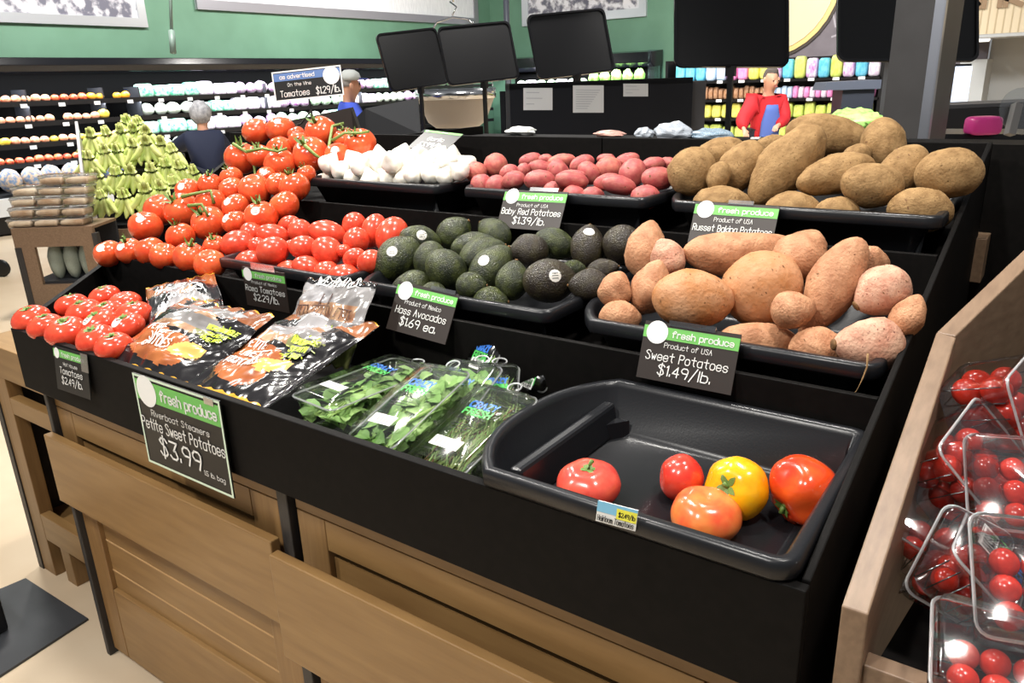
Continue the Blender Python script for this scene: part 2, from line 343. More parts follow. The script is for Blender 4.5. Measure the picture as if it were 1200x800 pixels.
MB().box(-2.63, -2.05, 1.75, 1.78, 0, .80).build('back_panel', DKWOOD, t)
MB().box(-2.63, -2.61, yy+.04, 1.75, .0, .78).build('side_panel', DKWOOD, t)
MB().box(-2.07, -2.05, yy+.04, 1.75, .0, .78).build('side_panel', DKWOOD, t)
MB().box(-2.63, -2.05, yy+.03, 1.75, .16, .19).build('shelf', WOOD, t)
MB().box(-2.66, -2.05, yy+.03, 1.75, .78, .804).build('top_board', WOOD, t)
MB().box(-2.63, -2.60, yy-.004, yy+.05, 0, .70).build('edge_strip', DKWOOD, t)
SACK = mat('net_sack', (170, 128, 92), .7, col2=(120, 84, 60), scale=60)
for k, (x, z, lab) in enumerate(((-2.30, .245, 'lower tan sack on the shelf inside the open wooden stand'), (-2.33, .36, 'upper tan sack lying on another sack in the wooden stand'))):
    mb = MB(); mb.rings([[(x+.14*s*math.cos(a*.3927)*(1-.15*k), 1.02+.1*s*math.sin(a*.3927), z+h) for a in range(16)] for s, h in ((.6, -.05), (.95, -.03), (1, .0), (.9, .035), (.5, .055))])
    tag(centre(mb.build('produce_sack', SACK, smooth=True)), lab, 'sack')
# ------------------------------------------------------------------ trays
def outline(x0, x1, y0, y1, bulge=.06, rc=.03):
    pts = []
    def arc(cx, cy, r, a0, a1, n=5):
        for k in range(n+1):
            a = math.radians(a0+(a1-a0)*k/n); pts.append(V((cx+r*math.cos(a), cy+r*math.sin(a), 0)))
    arc(x1-rc, y0+rc, rc, -90, 0); arc(x1-rc, y1-rc, rc, 0, 90)
    D = y1-y0
    for k in range(15):
        s = k/14; y = y1-D*s
        e = 1-abs(2*s-1)**2.6
        pts.append(V((x0+bulge*(1-e), y, 0)))
    return pts
def inset(pts, d):
    n = len(pts); out = []
    for i in range(n):
        a, b, c = pts[i-1], pts[i], pts[(i+1) % n]
        n1 = V((-(b-a).y, (b-a).x, 0)).normalized(); n2 = V((-(c-b).y, (c-b).x, 0)).normalized()
        m = (n1+n2); m = m/max(.4, m.length_squared)*2; out.append(b+m*d)
    return out
def tray(label, x0, x1, y0, y1, z, depth=.085, bulge=.06, divider=None):
    t = thing('produce_tray', label, 'tray', ((x0+x1)/2, (y0+y1)/2, z-depth), 'black plastic trays set on the stepped bin')
    o = outline(x0, x1, y0, y1, bulge); up = V((0, 0, 1)); rs = []
    for d, h in ((.050, -depth), (.024, -.026), (.002, -.026), (0, -.022), (0, -.006), (.003, -.001), (.007, 0), (.014, 0), (.018, -.003), (.021, -.010), (.046, -depth+.012), (.058, -depth+.004)):
        rs.append([p+up*(z+h) for p in inset(o, d)])
    mb = MB(); mb.rings(rs); mb.build('tray_body', BLACKP, t, smooth=True)
    if divider:
        mb = MB(); (ax, ay), (bx, by) = divider; d = V((bx-ax, by-ay, 0)); n = V((-d.y, d.x, 0)).normalized()*.013; zb, zt = z-depth+.004, z-.028
        for dd, (za, zc) in ((n, (zb, zt)),): mb.hexa([V((ax, ay, za))-dd*1.5, V((bx, by, za))-dd*1.5, V((bx, by, za))+dd*1.5, V((ax, ay, za))+dd*1.5, V((ax, ay, zc))-dd*.8, V((bx, by, zc))-dd*.8, V((bx, by, zc))+dd*.8, V((ax, ay, zc))+dd*.8])
        mb.build('divider', BLACKP, t, bev=.006)
        rs = []
        oo = inset(o, .05); k0 = [p for p in oo if p.x < ax+.02]
        mb = MB()
        for i in range(len(k0)-1):
            a_, b_ = k0[i], k0[i+1]; q = V((.022, 0, 0))
            mb.add([a_+up*(zb+.0), b_+up*zb, b_+up*(zb+.03), a_+up*(zb+.03), a_+q+up*(zb+.03), b_+q+up*(zb+.03), b_+q+up*zb, a_+q+up*zb], [(3, 2, 5, 4), (4, 5, 6, 7)])
        mb.build('inner_ledge', BLACKP, t, smooth=False)
    return t
TZ1, TZ2, TZ3 = .998, 1.085, 1.235
tray('black plastic tray on the lowest step with five heirloom tomatoes and an empty middle', -.665, -.170, .735, 1.135, TZ1, .088, .075, divider=((-.585, .80), (-.585, 1.09)))
tray('black plastic tray heaped with red roma tomatoes', -1.83, -1.325, 1.165, 1.575, TZ2, .08, .035)
tray('black plastic tray full of dark green avocados', -1.32, -.757, 1.165, 1.575, TZ2, .08, .06)
tray('black plastic tray piled with orange sweet potatoes', -.745, -.179, 1.165, 1.575, TZ2, .08, .075)
tray('black plastic tray full of white garlic on the top step', -1.985, -1.415, 1.62, 2.04, TZ3, .09, .03)
tray('black plastic tray full of small red potatoes on the top step', -1.375, -.783, 1.62, 2.04, TZ3, .09, .06)
tray('black plastic tray piled with brown russet potatoes', -.77, -.177, 1.62, 2.04, TZ3, .09, .06)
# ------------------------------------------------------------------ price signs on the display
T = [('Product of USA', .39, .10, .55, .10)]
card_px('price_sign', 'dark price sign with white hand lettering reading sweet potatoes, hung below the sweet potatoes', (757, 375), (869, 392), (745, 441), 1.158, .035, CARD, 0,
        [('Product of USA', .375, .085, .50, .10), ('Sweet Potatoes', .575, .15, .86, .105), ('$1.49/lb.', .80, .17, .56, .115)], ('fresh produce', .07, .28, .20), clip=(.26, .75, -.06, .04))
card_px('price_sign', 'dark price sign with white lettering reading hass avocados, hung below the avocados', (468, 329), (538, 345), (454, 385), 1.158, .047, CARD, 0,
        [('Product of Mexico', .375, .085, .60, .10), ('Hass Avocados', .555, .14, .84, .105), ('$1.69 ea.', .77, .16, .6, .115)], ('fresh produce', .07, .26, .19), clip=(.55, .95, -.05, .03))
card_px('price_sign', 'dark price sign with white lettering reading baby red potatoes', (593, 222), (666, 225), (581, 266), 1.612, .05, CARD, 0,
        [('Product of USA', .39, .08, .5, .10), ('Baby Red Potatoes', .56, .15, .94, .11), ('$1.39/lb.', .79, .17, .55, .115)], ('fresh produce', .06, .28, .20), clip=(.4, .85, -.08, .02))
card_px('price_sign', 'dark price sign with white lettering reading russet baking potatoes, partly behind a sweet potato', (816, 236), (914, 242), (806, 284), 1.612, .04, CARD, 0,
        [('Product of USA', .40, .10, .46, .10), ('Russet Baking Potatoes', .61, .15, .94, .11), ('$1.49/lb.', .83, .15, .5, .115)], ('fresh produce', .06, .29, .21), clip=(.4, .7, -.08, .02))
card_px('price_sign', 'dark price sign with white lettering reading roma tomatoes, above the potato bags', (283, 312), (333, 320), (290, 357), 1.138, .0, CARD, 0,
        [('Product of Mexico', .35, .07, .6, .10), ('Roma Tomatoes', .52, .14, .92, .11), ('$2.29/lb.', .74, .16, .66, .115)], ('fresh produce', .08, .26, .17), clip=(.25, .8, -.14, .02))
card_px('price_sign', 'small see-through price sign taped on the black front panel below the beefsteak tomatoes', (62, 404), (101, 415), (67, 455), .7385, .013, CARDB, 0,
        [('Hot House', .36, .08, .7, .10), ('Tomatoes', .52, .14, .82, .11), ('$2.49/lb.', .74, .15, .8, .115)], ('fresh produce', .06, .24, .12), clip=(.85, 1.05, .0, .4))
card_px('price_sign', 'largest price sign, black with green bands, hung on the front panel below the potato bags', (155, 436), (257, 470), (175, 540), .728, .002, CARDB, 0,
        [('Riverboat Steamers', .385, .065, .72, .10), ('Petite Sweet Potatoes', .52, .12, .96, .105), (('$3.99', .44), .74, .19, .52, .12), (('1.5 lb. bag', .82), .84, .05, .26, .12)], ('fresh produce', .05, .27, .17),
        white_border=mat('pale_border', (214, 232, 208), .5), clip=(.84, .94, .0, .07), dY=.002)
t = card_px('price_sign', 'black and blue price sign with white border standing above the vine tomatoes', (318, 85), (399, 76), (327, 119), 1.97, .0, CARDB, 0,
        [(('On the Vine', .38), .47, .11, .34, .11), (('Tomatoes', .3), .76, .20, .42, .11), (('$1.29/lb.', .78), .76, .22, .34, .11)], ('as advertised', .07, .33, .30), white_border=True, disc_right=True, head_col=HEAD, dY=.13)
p = on_y(362, 116, 2.06); mb = MB(); mb.tube([p, p+V((.006, .0, -.05)), p+V((.03, 0, -.15)), V((p.x+.03, 2.06, 1.2))], .004); mb.build('wire_stem', DKWOOD, t, smooth=True)
mb = MB(); mb.tube([p+V((0, 0, -.045)), p+V((-.06, 0, -.09)), p+V((-.10, 0, -.10))], .003); mb.build('wire_clip', DKWOOD, t, smooth=True)
t = card_px('price_sign', 'dark crumpled price sign lying back on the garlic', (500, 152), (543, 157), (474, 172), 2.1, .1, CARDB, 0,
        [('Garlic', .45, .17, .8, .11), ('$3.99/lb.', .75, .2, .62, .12)], ('fresh', .02, .12, .05), dY=.0)
mb = MB()                                                              # heirloom tag on the tray rim
TL, TR, BL = on_y(701, 586, .7325), on_y(748, 598, .7325), on_y(699, 602, .7325)
t = thing('price_tag', 'small blue and yellow price tag with hand-written heirloom tomatoes, on the tray rim', 'price tag', TL)
R_, D_ = TR-TL, BL-TL; N_ = V((0, -1, 0)); P_ = lambda x, y, e=0: TL+R_*x+D_*y+N_*e
MB().obox(P_(.5, .75, -.0005), R_*.5, D_*.75, N_*.0005).build('card', WHITE, t)
MB().add([P_(0, 0, .0006), P_(1, 0, .0006), P_(1, .75, .0006), P_(0, .75, .0006)], [(0, 1, 2, 3)]).build('blue_band', mat('sky_print', (130, 196, 230), .5), t)
MB().add([P_(.5, .2, .001), P_(1, .2, .001), P_(1, .95, .001), P_(.5, .95, .001)], [(0, 1, 2, 3)]).build('yellow_patch', mat('yellow_print', (240, 236, 80), .5), t)
mb = MB(); ink = mat('black_ink', (20, 20, 24), .6)
for txt, x, y, h, mw in (('Heirloom Tomatoes', .5, 1.15, .008, .9), ('$2.49/lb', .76, .55, .006, .4)):
    ribbon(mb, fit_text(txt, h, mw*R_.length), lambda a, b: P_(x+a/R_.length, y+.2-b/D_.length, .0014), .0009)
mb.build('lettering', ink, t)
# ================================================================== produce
def sphere(nu=20, nv=12):
    vs = [V((0, 0, 1))]; fs = []
    for j in range(1, nv):
        a = math.pi*j/nv
        vs += [V((math.sin(a)*math.cos(2*math.pi*i/nu), math.sin(a)*math.sin(2*math.pi*i/nu), math.cos(a))) for i in range(nu)]
    vs.append(V((0, 0, -1))); n = len(vs)-1
    fs += [(0, 1+i, 1+(i+1) % nu) for i in range(nu)]
    for j in range(nv-2):
        b = 1+j*nu; fs += [(b+i, b+nu+i, b+nu+(i+1) % nu, b+(i+1) % nu) for i in range(nu)]
    b = 1+(nv-2)*nu; fs += [(n, b+(i+1) % nu, b+i) for i in range(nu)]
    return vs, fs
def blob(name, fn, nu=24, nv=16):
    vs, fs = sphere(nu, nv); me = bpy.data.meshes.new(name); me.from_pydata([fn(v) for v in vs], [], fs)
    me.polygons.foreach_set('use_smooth', [True]*len(fs)); me.update(); return me
def nz(v, s, seed): return noise.noise(v*s+V((seed*7.3, seed*3.1, seed*1.7)))
# unit shapes: radius 1, long axis or stem axis along Z
def tomato_fn(k, flat=.84, ribs=5, rib=.03):
    def fn(v):
        a = math.atan2(v.y, v.x); t = v.z
        r = 1+rib*math.cos(ribs*a+k)*(max(0, t)**.5*.9+.25)+.05*nz(v, 1.3, k)
        d = math.hypot(v.x, v.y); z = v.z*flat*(1 if t > 0 else 1.02)
        if t > 0: z -= .16*math.exp(-(d/.28)**2)
        return V((v.x*r, v.y*r, z))
    return fn
def oval_fn(k, el=1.35, tip=.1, lump=.07, taper=0., s=1.6):
    def fn(v):
        r = 1+lump*nz(v, s, k)+lump*.5*nz(v, s*2.3, k+3); w = 1+taper*v.z
        z = v.z*el+tip*max(0, v.z)**6
        return V((v.x*r*w, v.y*r*w, z*(1+lump*.4*nz(v, 1, k+9))))
    return fn
def avo_fn(k):
    def fn(v):
        w = 1-.28*max(0, v.z)**1.3+.04*nz(v, 2, k); return V((v.x*w, v.y*w, v.z*1.36+.05*v.x))
    return fn
def sweet_fn(k, el=1.9, p=.75, bend=.15, lump=.1):
    def fn(v):
        t = v.z; w = (1-abs(t)**2)**.0*(1-.18*t)
        d = math.hypot(v.x, v.y); w *= 1+lump*nz(v, 1.4, k)+.06*nz(v, 3.2, k+2)+.03*nz(v, 7, k)+.05*math.sin(3*math.atan2(v.y, v.x)+k)*(1-t*t)
        pin = .16*max(0, abs(t)-.82)/.18
        return V((v.x*w*(1-pin)+bend*math.sin(t*2+k), v.y*w*(1-pin), t*el+math.copysign(pin*.5, t)))
    return fn
def carrot_fn(k):
    def fn(v):
        w = (1.0 if v.z > 0 else 1.0+.48*v.z)*(1+.06*nz(v, 1.6, k)+.03*nz(v, 5, k)); return V((v.x*w+.08*math.sin(v.z*3), v.y*w, v.z*2.15))
    return fn
def garlic_fn(k):
    def fn(v):
        a = math.atan2(v.y, v.x); r = 1+.07*math.cos(7*a+k)*(1-abs(v.z)); d = math.hypot(v.x, v.y)
        z = v.z*.72
        if v.z > .75: z += (v.z-.75)*1.9*(1-d)
        return V((v.x*r, v.y*r, z))
    return fn
RED = mat('tomato_skin', (226, 80, 52), .2, col2=(212, 62, 38), scale=2.5, coat=.35, sss=.08)
VRED = mat('vine_tomato_skin', (232, 100, 54), .2, col2=(216, 74, 38), scale=1.6, coat=.35, sss=.08)
ROMA = mat('roma_skin', (228, 84, 56), .24, col2=(214, 66, 44), scale=1.8, coat=.3, sss=.08)
STEM = mat('green_stem', (112, 140, 62), .55, col2=(84, 112, 48), scale=40)
STICK = mat('paper_sticker', (226, 222, 214), .5)
SPRINT = mat('sticker_print', (90, 92, 88), .6)
AVO = mat('avocado_skin', (36, 42, 26), .32, col2=(78, 86, 40), scale=2.0, detail=8, bump=.8, bscale=14, lo=.42, hi=.72, speck=((104, 108, 60), 16, .60))
AVOB = mat('ripe_avocado_skin', (42, 34, 28), .32, col2=(68, 62, 38), scale=2.0, detail=8, bump=.8, bscale=14, lo=.42, hi=.75, speck=((92, 84, 56), 16, .62))
RUS = mat('russet_skin', (160, 128, 86), .75, col2=(126, 96, 60), scale=2.4, detail=8, bump=.5, bscale=9, lo=.35, hi=.7, spec=.25, speck=((104, 76, 46), 14, .62))
REDP = mat('red_potato_skin', (172, 76, 76), .5, col2=(190, 116, 100), scale=2.0, detail=7, bump=.2, bscale=8, lo=.42, hi=.75, speck=((120, 60, 52), 10, .66))
REDP2 = mat('tan_red_potato_skin', (196, 116, 96), .55, col2=(180, 82, 78), scale=2.4, detail=6, bump=.12, bscale=8)
SWE = mat('sweet_potato_skin', (194, 144, 108), .6, col2=(158, 106, 74), scale=1.6, detail=8, bump=.6, bscale=7, lo=.35, hi=.72, spec=.3, speck=((118, 72, 46), 11, .64))
SWE2 = mat('orange_sweet_potato_skin', (178, 118, 70), .6, col2=(194, 144, 106), scale=1.5, detail=8, bump=.6, bscale=6, spec=.3, speck=((112, 70, 36), 11, .64))
SWE3 = mat('pink_sweet_potato_skin', (186, 130, 106), .6, col2=(206, 164, 138), scale=1.6, detail=8, bump=.6, bscale=6, spec=.3, speck=((120, 66, 58), 9, .62))
GAR = mat('garlic_skin', (244, 240, 230), .6, col2=(232, 224, 208), scale=3, bump=.1, bscale=10)
EYE = mat('potato_eye', (112, 78, 46), .8)
SCAR = mat('cut_end', (128, 92, 50), .8, col2=(96, 66, 36), scale=6)
def mesh_of(fns, m, name):
    out = []
    for f in fns:
        me = blob(name, f); me.materials.append(m); out.append(me)
    return out
def rot_to(axis, roll=0.0):
    return V(axis).normalized().to_track_quat('Z', 'Y').to_matrix() @ Matrix.Rotation(roll, 3, 'Z')
def place(me, name, cat, group, loc, axis, sx, sz, roll=0.0, sy=None):
    "sx: half width, sz: scale along the long axis"
    o = bpy.data.objects.new(name, me); COL.objects.link(o)
    o.matrix_world = Matrix.Translation(loc) @ rot_to(axis, roll).to_4x4() @ Matrix.Diagonal((sx, sy or sx, sz, 1))
    o['category'] = cat; o['group'] = group; return o
def child(o, name, mb, m, smooth=True):
    "mb in the parent's own unit space"
    return mb.build(name, m, o, smooth=smooth, local=True)
def surf(me, d):
    "point of a unit mesh in direction d"
    d = d.normalized(); return max((v.co for v in me.vertices), key=lambda c: c.normalized().dot(d))
def raycast(o, d):
    d = d.normalized(); dg = None
    ok, p, n, i = o.ray_cast(d*6, -d)
    return (p, n) if ok else (surf(o.data, d), d)
def sticker(o, sx, sy, rad=.011):
    "small paper sticker facing roughly sx,sy (in view directions) from the thing's centre"
    bpy.context.view_layer.update()
    mi = o.matrix_world.inverted(); c = o.matrix_world.translation
    w = (RT*sx+UP*sy-fw*math.sqrt(max(.05, 1-sx*sx-sy*sy))).normalized()
    a = w.cross(V((0, 0, 1))).normalized(); b = w.cross(a)
    def hit(x, y):
        st = c+w*.5+a*x+b*y; l0 = mi @ st; l1 = (mi.to_3x3() @ (-w)).normalized()
        ok, p, n, i = o.ray_cast(l0, l1)
        return (p+n*.012) if ok else (mi @ (c+w*.02))
    mb = MB(); n = 12
    r1 = [hit(rad*.55*math.cos(k*6.2832/n), rad*.55*math.sin(k*6.2832/n)) for k in range(n)]; r2 = [hit(rad*math.cos(k*6.2832/n), rad*math.sin(k*6.2832/n)) for k in range(n)]
    mb.add([hit(0, 0)]+r1+r2, [(0, 1+i, 1+(i+1) % n) for i in range(n)]+[(1+i, 1+n+i, 1+n+(i+1) % n, 1+(i+1) % n) for i in range(n)])
    s = child(o, 'sticker', mb, STICK)
    mb = MB()
    for k in range(3):
        q = [hit(x, y) for x, y in ((-rad*.5, (k-1)*rad*.4-rad*.07), (rad*.5, (k-1)*rad*.4-rad*.07), (rad*.5, (k-1)*rad*.4+rad*.07), (-rad*.5, (k-1)*rad*.4+rad*.07))]
        mb.add([p*1.004 for p in q], [(0, 1, 2, 3)])
    child(s, 'print', mb, SPRINT); return s
def calyx(o, n=6, L=.55, z=None, curl=.25, stem=.35):
    z0 = (surf(o.data, V((0, 0, 1))).z if z is None else z)
    mb = MB()
    for k in range(n):
        a = 2*math.pi*k/n+random.uniform(-.25, .25); l = L*random.uniform(.75, 1.15); d = V((math.cos(a), math.sin(a), 0)); s = V((-d.y, d.x, 0))
        pts = [(0, .0, .02), (.35, .10, .05), (.7, .08, .06+curl*.3), (1, .01, curl*random.uniform(.3, 1.1))]
        vs = []
        for t, w, h in pts: vs += [V((0, 0, z0+h))+d*l*t-s*w, V((0, 0, z0+h))+d*l*t+s*w]
        mb.add(vs, [(2*i, 2*i+1, 2*i+3, 2*i+2) for i in range(3)])
    if stem: mb.tube([V((0, 0, z0-.02)), V((.04, .02, z0+stem*.6)), V((.12, .05, z0+stem))], [.09, .06, .075], 7)
    return child(o, 'calyx', mb, STEM)
def axis(ang, depth=0.0):
    a = math.radians(ang); return (RT*math.cos(a)+UP*math.sin(a))+fw*depth
def relax(items, floor=None, it=40, maxd=.10):
    "items: dicts with ray direction, depth, half length, half width, axis; separates them along the line of depth only where they cut into each other"
    base = [i['t'] for i in items]
    for i in items: i['d0'] = i['dir'].copy()
    for _ in range(it):
        P = []
        for i in items:
            c = CAM+i['dir']*i['t']; s = i['t']/i['t0']; e = max(0, i['hl']-i['hw'])*s
            P.append([(c+i['ax']*e*k, i['hw']*s*.95) for k in ((-1, -.5, 0, .5, 1) if e > .01 else (0,))])
        for a in range(len(items)):
            for b in range(a+1, len(items)):
                if (items[a]['t']-items[b]['t'])**2 > .09: continue
                pen = 0
                for pa, ra in P[a]:
                    for pb, rb in P[b]: pen = max(pen, ra+rb-(pa-pb).length)
                if pen > .001:
                    s = 1 if (items[a]['t'], -items[a]['py']) > (items[b]['t'], -items[b]['py']) else -1
                    if abs(items[a]['t']-items[b]['t']) < .01: s = 1 if items[a]['py'] < items[b]['py'] else -1
                    items[a]['t'] += s*pen*.35; items[b]['t'] -= s*pen*.35
                    ca, cb = CAM+items[a]['dir']*items[a]['t'], CAM+items[b]['dir']*items[b]['t']; d = ca-cb; d -= items[a]['dir']*d.dot(items[a]['dir'])
                    if d.length > 1e-4:
                        d = d.normalized()*pen*.18; items[a]['dir'] = ((ca+d)-CAM).normalized(); items[b]['dir'] = ((cb-d)-CAM).normalized()
        for k, i in enumerate(items):
            i['t'] = min(max(i['t'], base[k]-maxd), base[k]+maxd)
            e = i['dir']-i['d0']
            if e.length > .011: i['dir'] = (i['d0']+e*(.011/e.length)).normalized()
def pile(spec, plane, grow=1.1, lip=0, zf=0):
    "spec rows: (px, py, long px, short px, angle of the long axis, depth lean). plane: (Y0, z0, slope)"
    items = []
    for r in spec:
        x, y, L, W, ang = r[:5]; lean = r[5] if len(r) > 5 else 0
        p = on_slope(x, y, *plane); d = p-CAM; t = d.length
        if len(r) > 6: t += r[6]
        if lip:
            for _ in range(4):
                q = CAM+d.normalized()*t; need = lip+.035+W*.5*grow/ppm(q)
                if q.y < need: t *= need/q.y
            q = CAM+d.normalized()*t; half = W*.5*grow/ppm(q)*.97
            if q.z-half < zf: q.z = zf+half; d = q-CAM; t = d.length
        pp = ppm(CAM+d.normalized()*t); ax = axis(ang, lean).normalized()
        L, W = L*grow, W*grow; items.append(dict(dir=d.normalized(), t=t, t0=t, hl=L/2/pp, hw=W/2/pp, ax=ax, py=y, spec=r))
    relax(items)
    for i in items:
        s = i['t']/i['t0']; i['p'] = CAM+i['dir']*i['t']; i['hl'] *= s; i['hw'] *= s
    return items
# ------------------------------------------------------------------ tomatoes on the vine
VT = [(127,297,28,32,'s'),(152,294,28,30,'sc'),(176,294,30,34,''),(192,300,29,31,''),(224,301,33,36,'c'),(246,309,34,33,''),(171,265,36,34,'s'),(213,276,29,32,'c'),(243,262,38,36,'C'),(211,246,39,38,'C'),
 (190,246,34,36,''),(220,223,27,26,'s'),(247,238,34,30,''),(276,261,29,28,'s'),(276,242,28,30,'s'),(251,289,26,24,'c'),(247,216,23,27,'c'),(270,208,25,24,'c'),(272,222,28,28,''),(300,222,36,34,''),
 (325,216,27,26,''),(345,219,34,33,'c'),(309,252,37,34,'sc'),(330,242,33,32,''),(285,185,37,35,'c'),(304,182,26,26,'c'),(329,192,36,33,'c'),(326,175,30,24,''),(300,154,30,28,''),(329,152,32,30,'s'),
 (364,181,40,37,'C'),(375,155,36,33,'C'),(396,180,27,27,'s'),(421,169,35,33,'C'),(405,163,26,26,'c'),(350,165,22,22,''),(312,205,20,20,'s'),(359,204,22,18,'c'),(347,157,18,18,'')]
TOMV = mesh_of([tomato_fn(k, .86, 4+k % 3, .025) for k in range(5)], VRED, 'vine_tomato')
items = pile([(x, y, w, h, 90, 0) for x, y, w, h, f in VT], (1.19, 1.078, .385))
vt = []
for k, (i, (x, y, w, h, f)) in enumerate(zip(items, VT)):
    random.seed(100+k)
    ax = V((random.uniform(-.35, .35), random.uniform(-.5, .1), 1)) if 'C' not in f else V((.1, -.75, 1))
    r = max(i['hl'], i['hw'])
    o = place(TOMV[k % 5], 'vine_tomato', 'tomato', 'vine tomatoes heaped on the left end', i['p'], ax, min(i['hl'], i['hw'])*.5+r*.52, r*1.02, random.uniform(0, 6))
    if 'c' in f.lower(): calyx(o, 5, .5, curl=.5, stem=.5)
    if 's' in f: sticker(o, random.uniform(-.5, .1), random.uniform(.0, .4), .013)
    vt.append((o, 'with a white sticker' if 's' in f else 'with green stem showing' if 'C' in f else ''))
for o, lk in vt: o['look'] = lk
rows_label(vt, 6, 0.0, 'vine tomato', 'the heap')
VINE = mat('tomato_vine', (128, 150, 72), .55, col2=(98, 122, 56), scale=30)
def vine(k, pts, r=.0045):
    mb = MB(); q = [p[2].location+(CAM-p[2].location).normalized()*(max(p[2].scale)*1.06)+RT*p[0]+UP*p[1] for p in pts]
    mb.tube(q, [r*1.3]+[r]*(len(q)-1), 7)
    o = vt[k][0]; mi = o.matrix_world.inverted(); mb.v = [mi @ v for v in mb.v]
    child(o, 'vine', mb, VINE)
bpy.context.view_layer.update()
O = lambda n: vt[n][0]
vine(30, [(-.02, .03, O(30)), (.02, -.005, O(30)), (.05, -.02, O(30)), (.06, .03, O(30)), (.04, .02, O(31)), (.08, .03, O(31))], .005)
vine(33, [(-.09, .01, O(33)), (-.05, .035, O(33)), (0, .035, O(33)), (.03, .04, O(33))])
vine(24, [(-.03, .05, O(24)), (.02, .02, O(24)), (.045, -.03, O(24)), (.05, -.08, O(24)), (.06, -.11, O(24))], .005)
vine(26, [(-.11, .04, O(26)), (-.06, .05, O(26)), (-.01, .04, O(26)), (.02, .05, O(26))])
vine(9, [(.0, .04, O(9)), (.04, .05, O(9)), (.09, .06, O(9)), (.10, .02, O(9))], .005)
vine(8, [(-.06, .05, O(8)), (-.02, .055, O(8)), (0, .02, O(8))])
# ------------------------------------------------------------------ roma tomatoes
RO = [(278,286,38,29,10),(293,305,32,26,20),(295,274,26,25,70),(321,294,36,31,20),(320,276,36,25,-15),(338,263,26,18,20),(352,271,28,26,-40),(355,290,31,26,0),(383,294,36,31,-35),(384,273,41,28,-15),
 (414,264,28,26,70),(419,282,30,28,80),(437,272,38,28,75),(459,276,42,34,65),(415,302,26,21,20),(434,307,30,26,25),(361,315,36,28,-20),(402,325,38,30,0),(338,318,28,24,0),(403,294,16,15,0),(300,290,20,18,0),(339,289,15,14,0),(384,320,28,26,0)]
ROM = mesh_of([oval_fn(k, 1.28, .06, .05, .06) for k in range(5)], ROMA, 'roma_tomato')
items = pile([(x, y, L, W, a, .3*math.sin(k*2.1)) for k, (x, y, L, W, a) in enumerate(RO)], (1.21, 1.085, .24), lip=1.18, zf=1.012)
rm = []
for k, i in enumerate(items):
    o = place(ROM[k % 5], 'roma_tomato', 'tomato', 'roma tomatoes in a tray', i['p'], i['ax'], i['hw'], i['hl']/1.3, k*1.3)
    if k in (11, 13): child(o, 'blossom_end', MB().add([p*1.0 for p in [V((0, 0, 1.36)), V((.12, 0, 1.33)), V((0, .12, 1.33)), V((-.12, 0, 1.33)), V((0, -.12, 1.33))]], [(0, 1, 2), (0, 2, 3), (0, 3, 4), (0, 4, 1)]), SCAR)
    rm.append((o, ''))
rows_label(rm, 4, .17, 'roma tomato', 'the roma tray')
# ------------------------------------------------------------------ beefsteak tomatoes in the front well
BF = [(37,374,39,32,'c'),(54,383,38,33,'c'),(78,389,43,35,'c'),(85,358,35,27,'c'),(99,367,39,31,'c'),(123,348,33,25,'c'),(145,357,36,25,''),(126,367,35,24,'c'),(157,369,40,26,'c'),(118,380,40,26,'cs'),(150,382,36,23,'cs'),(112,398,42,34,'c'),(134,406,40,31,'c')]
TOMB = mesh_of([tomato_fn(k+6, .74, 6, .03) for k in range(4)], RED, 'beefsteak_tomato')
items = pile([(x, y, w, h, 90, 0) for x, y, w, h, f in BF], (.80, .985, .16)); bf = []
for k, (i, (x, y, w, h, f)) in enumerate(zip(items, BF)):
    random.seed(300+k)
    o = place(TOMB[k % 4], 'beefsteak_tomato', 'tomato', 'beefsteak tomatoes in the front well', i['p'], V((random.uniform(-.15, .15), random.uniform(-.4, 0), 1)), i['hl']*.98, i['hl']*1.0, k)
    if 'c' in f: calyx(o, 6, .38, curl=.12, stem=.14)
    if 's' in f: sticker(o, -.5, .3, .014)
    bf.append((o, 'with sticker' if 's' in f else ''))
rows_label(bf, 3, .35, 'beefsteak tomato', 'the front well')
# ------------------------------------------------------------------ heirlooms
HP = [((690,567,75,50), mat('pink_heirloom_skin', (206, 66, 56), .22, col2=(224, 92, 72), scale=1.5, coat=.3, sss=.08), V((.05, -.12, 1)), .70, 6, 'low pinkish red heirloom tomato alone at the middle of the tray'),
 ((798,560,56,48), mat('red_heirloom_skin', (204, 48, 36), .22, col2=(214, 70, 50), scale=1.5, coat=.3, sss=.08), V((-.8, -.5, .1)), .92, 3, 'small red heirloom tomato behind the yellow one'),
 ((863,572,76,76), mat('yellow_heirloom_skin', (248, 184, 20), .2, col2=(240, 156, 10), scale=1.5, coat=.35, sss=.08), V((-.15, -.95, .50)), .80, 7, 'yellow heirloom tomato with a green star of leaves'),
 ((827,603,82,60), mat('orange_heirloom_skin', (228, 84, 48), .22, col2=(234, 132, 66), scale=1.3, coat=.3, sss=.08), V((.1, -.05, 1)), .72, 6, 'orange red heirloom tomato in front of the yellow one'),
 ((943,576,88,84), mat('ribbed_heirloom_skin', (206, 52, 22), .2, col2=(222, 84, 30), scale=1.4, coat=.4, sss=.08), V((-.55, -.85, -.42)), .86, 5, 'large ribbed red heirloom tomato at the right end of the tray')]
Yh = [.895, 1.02, 1.0, .885, .985]
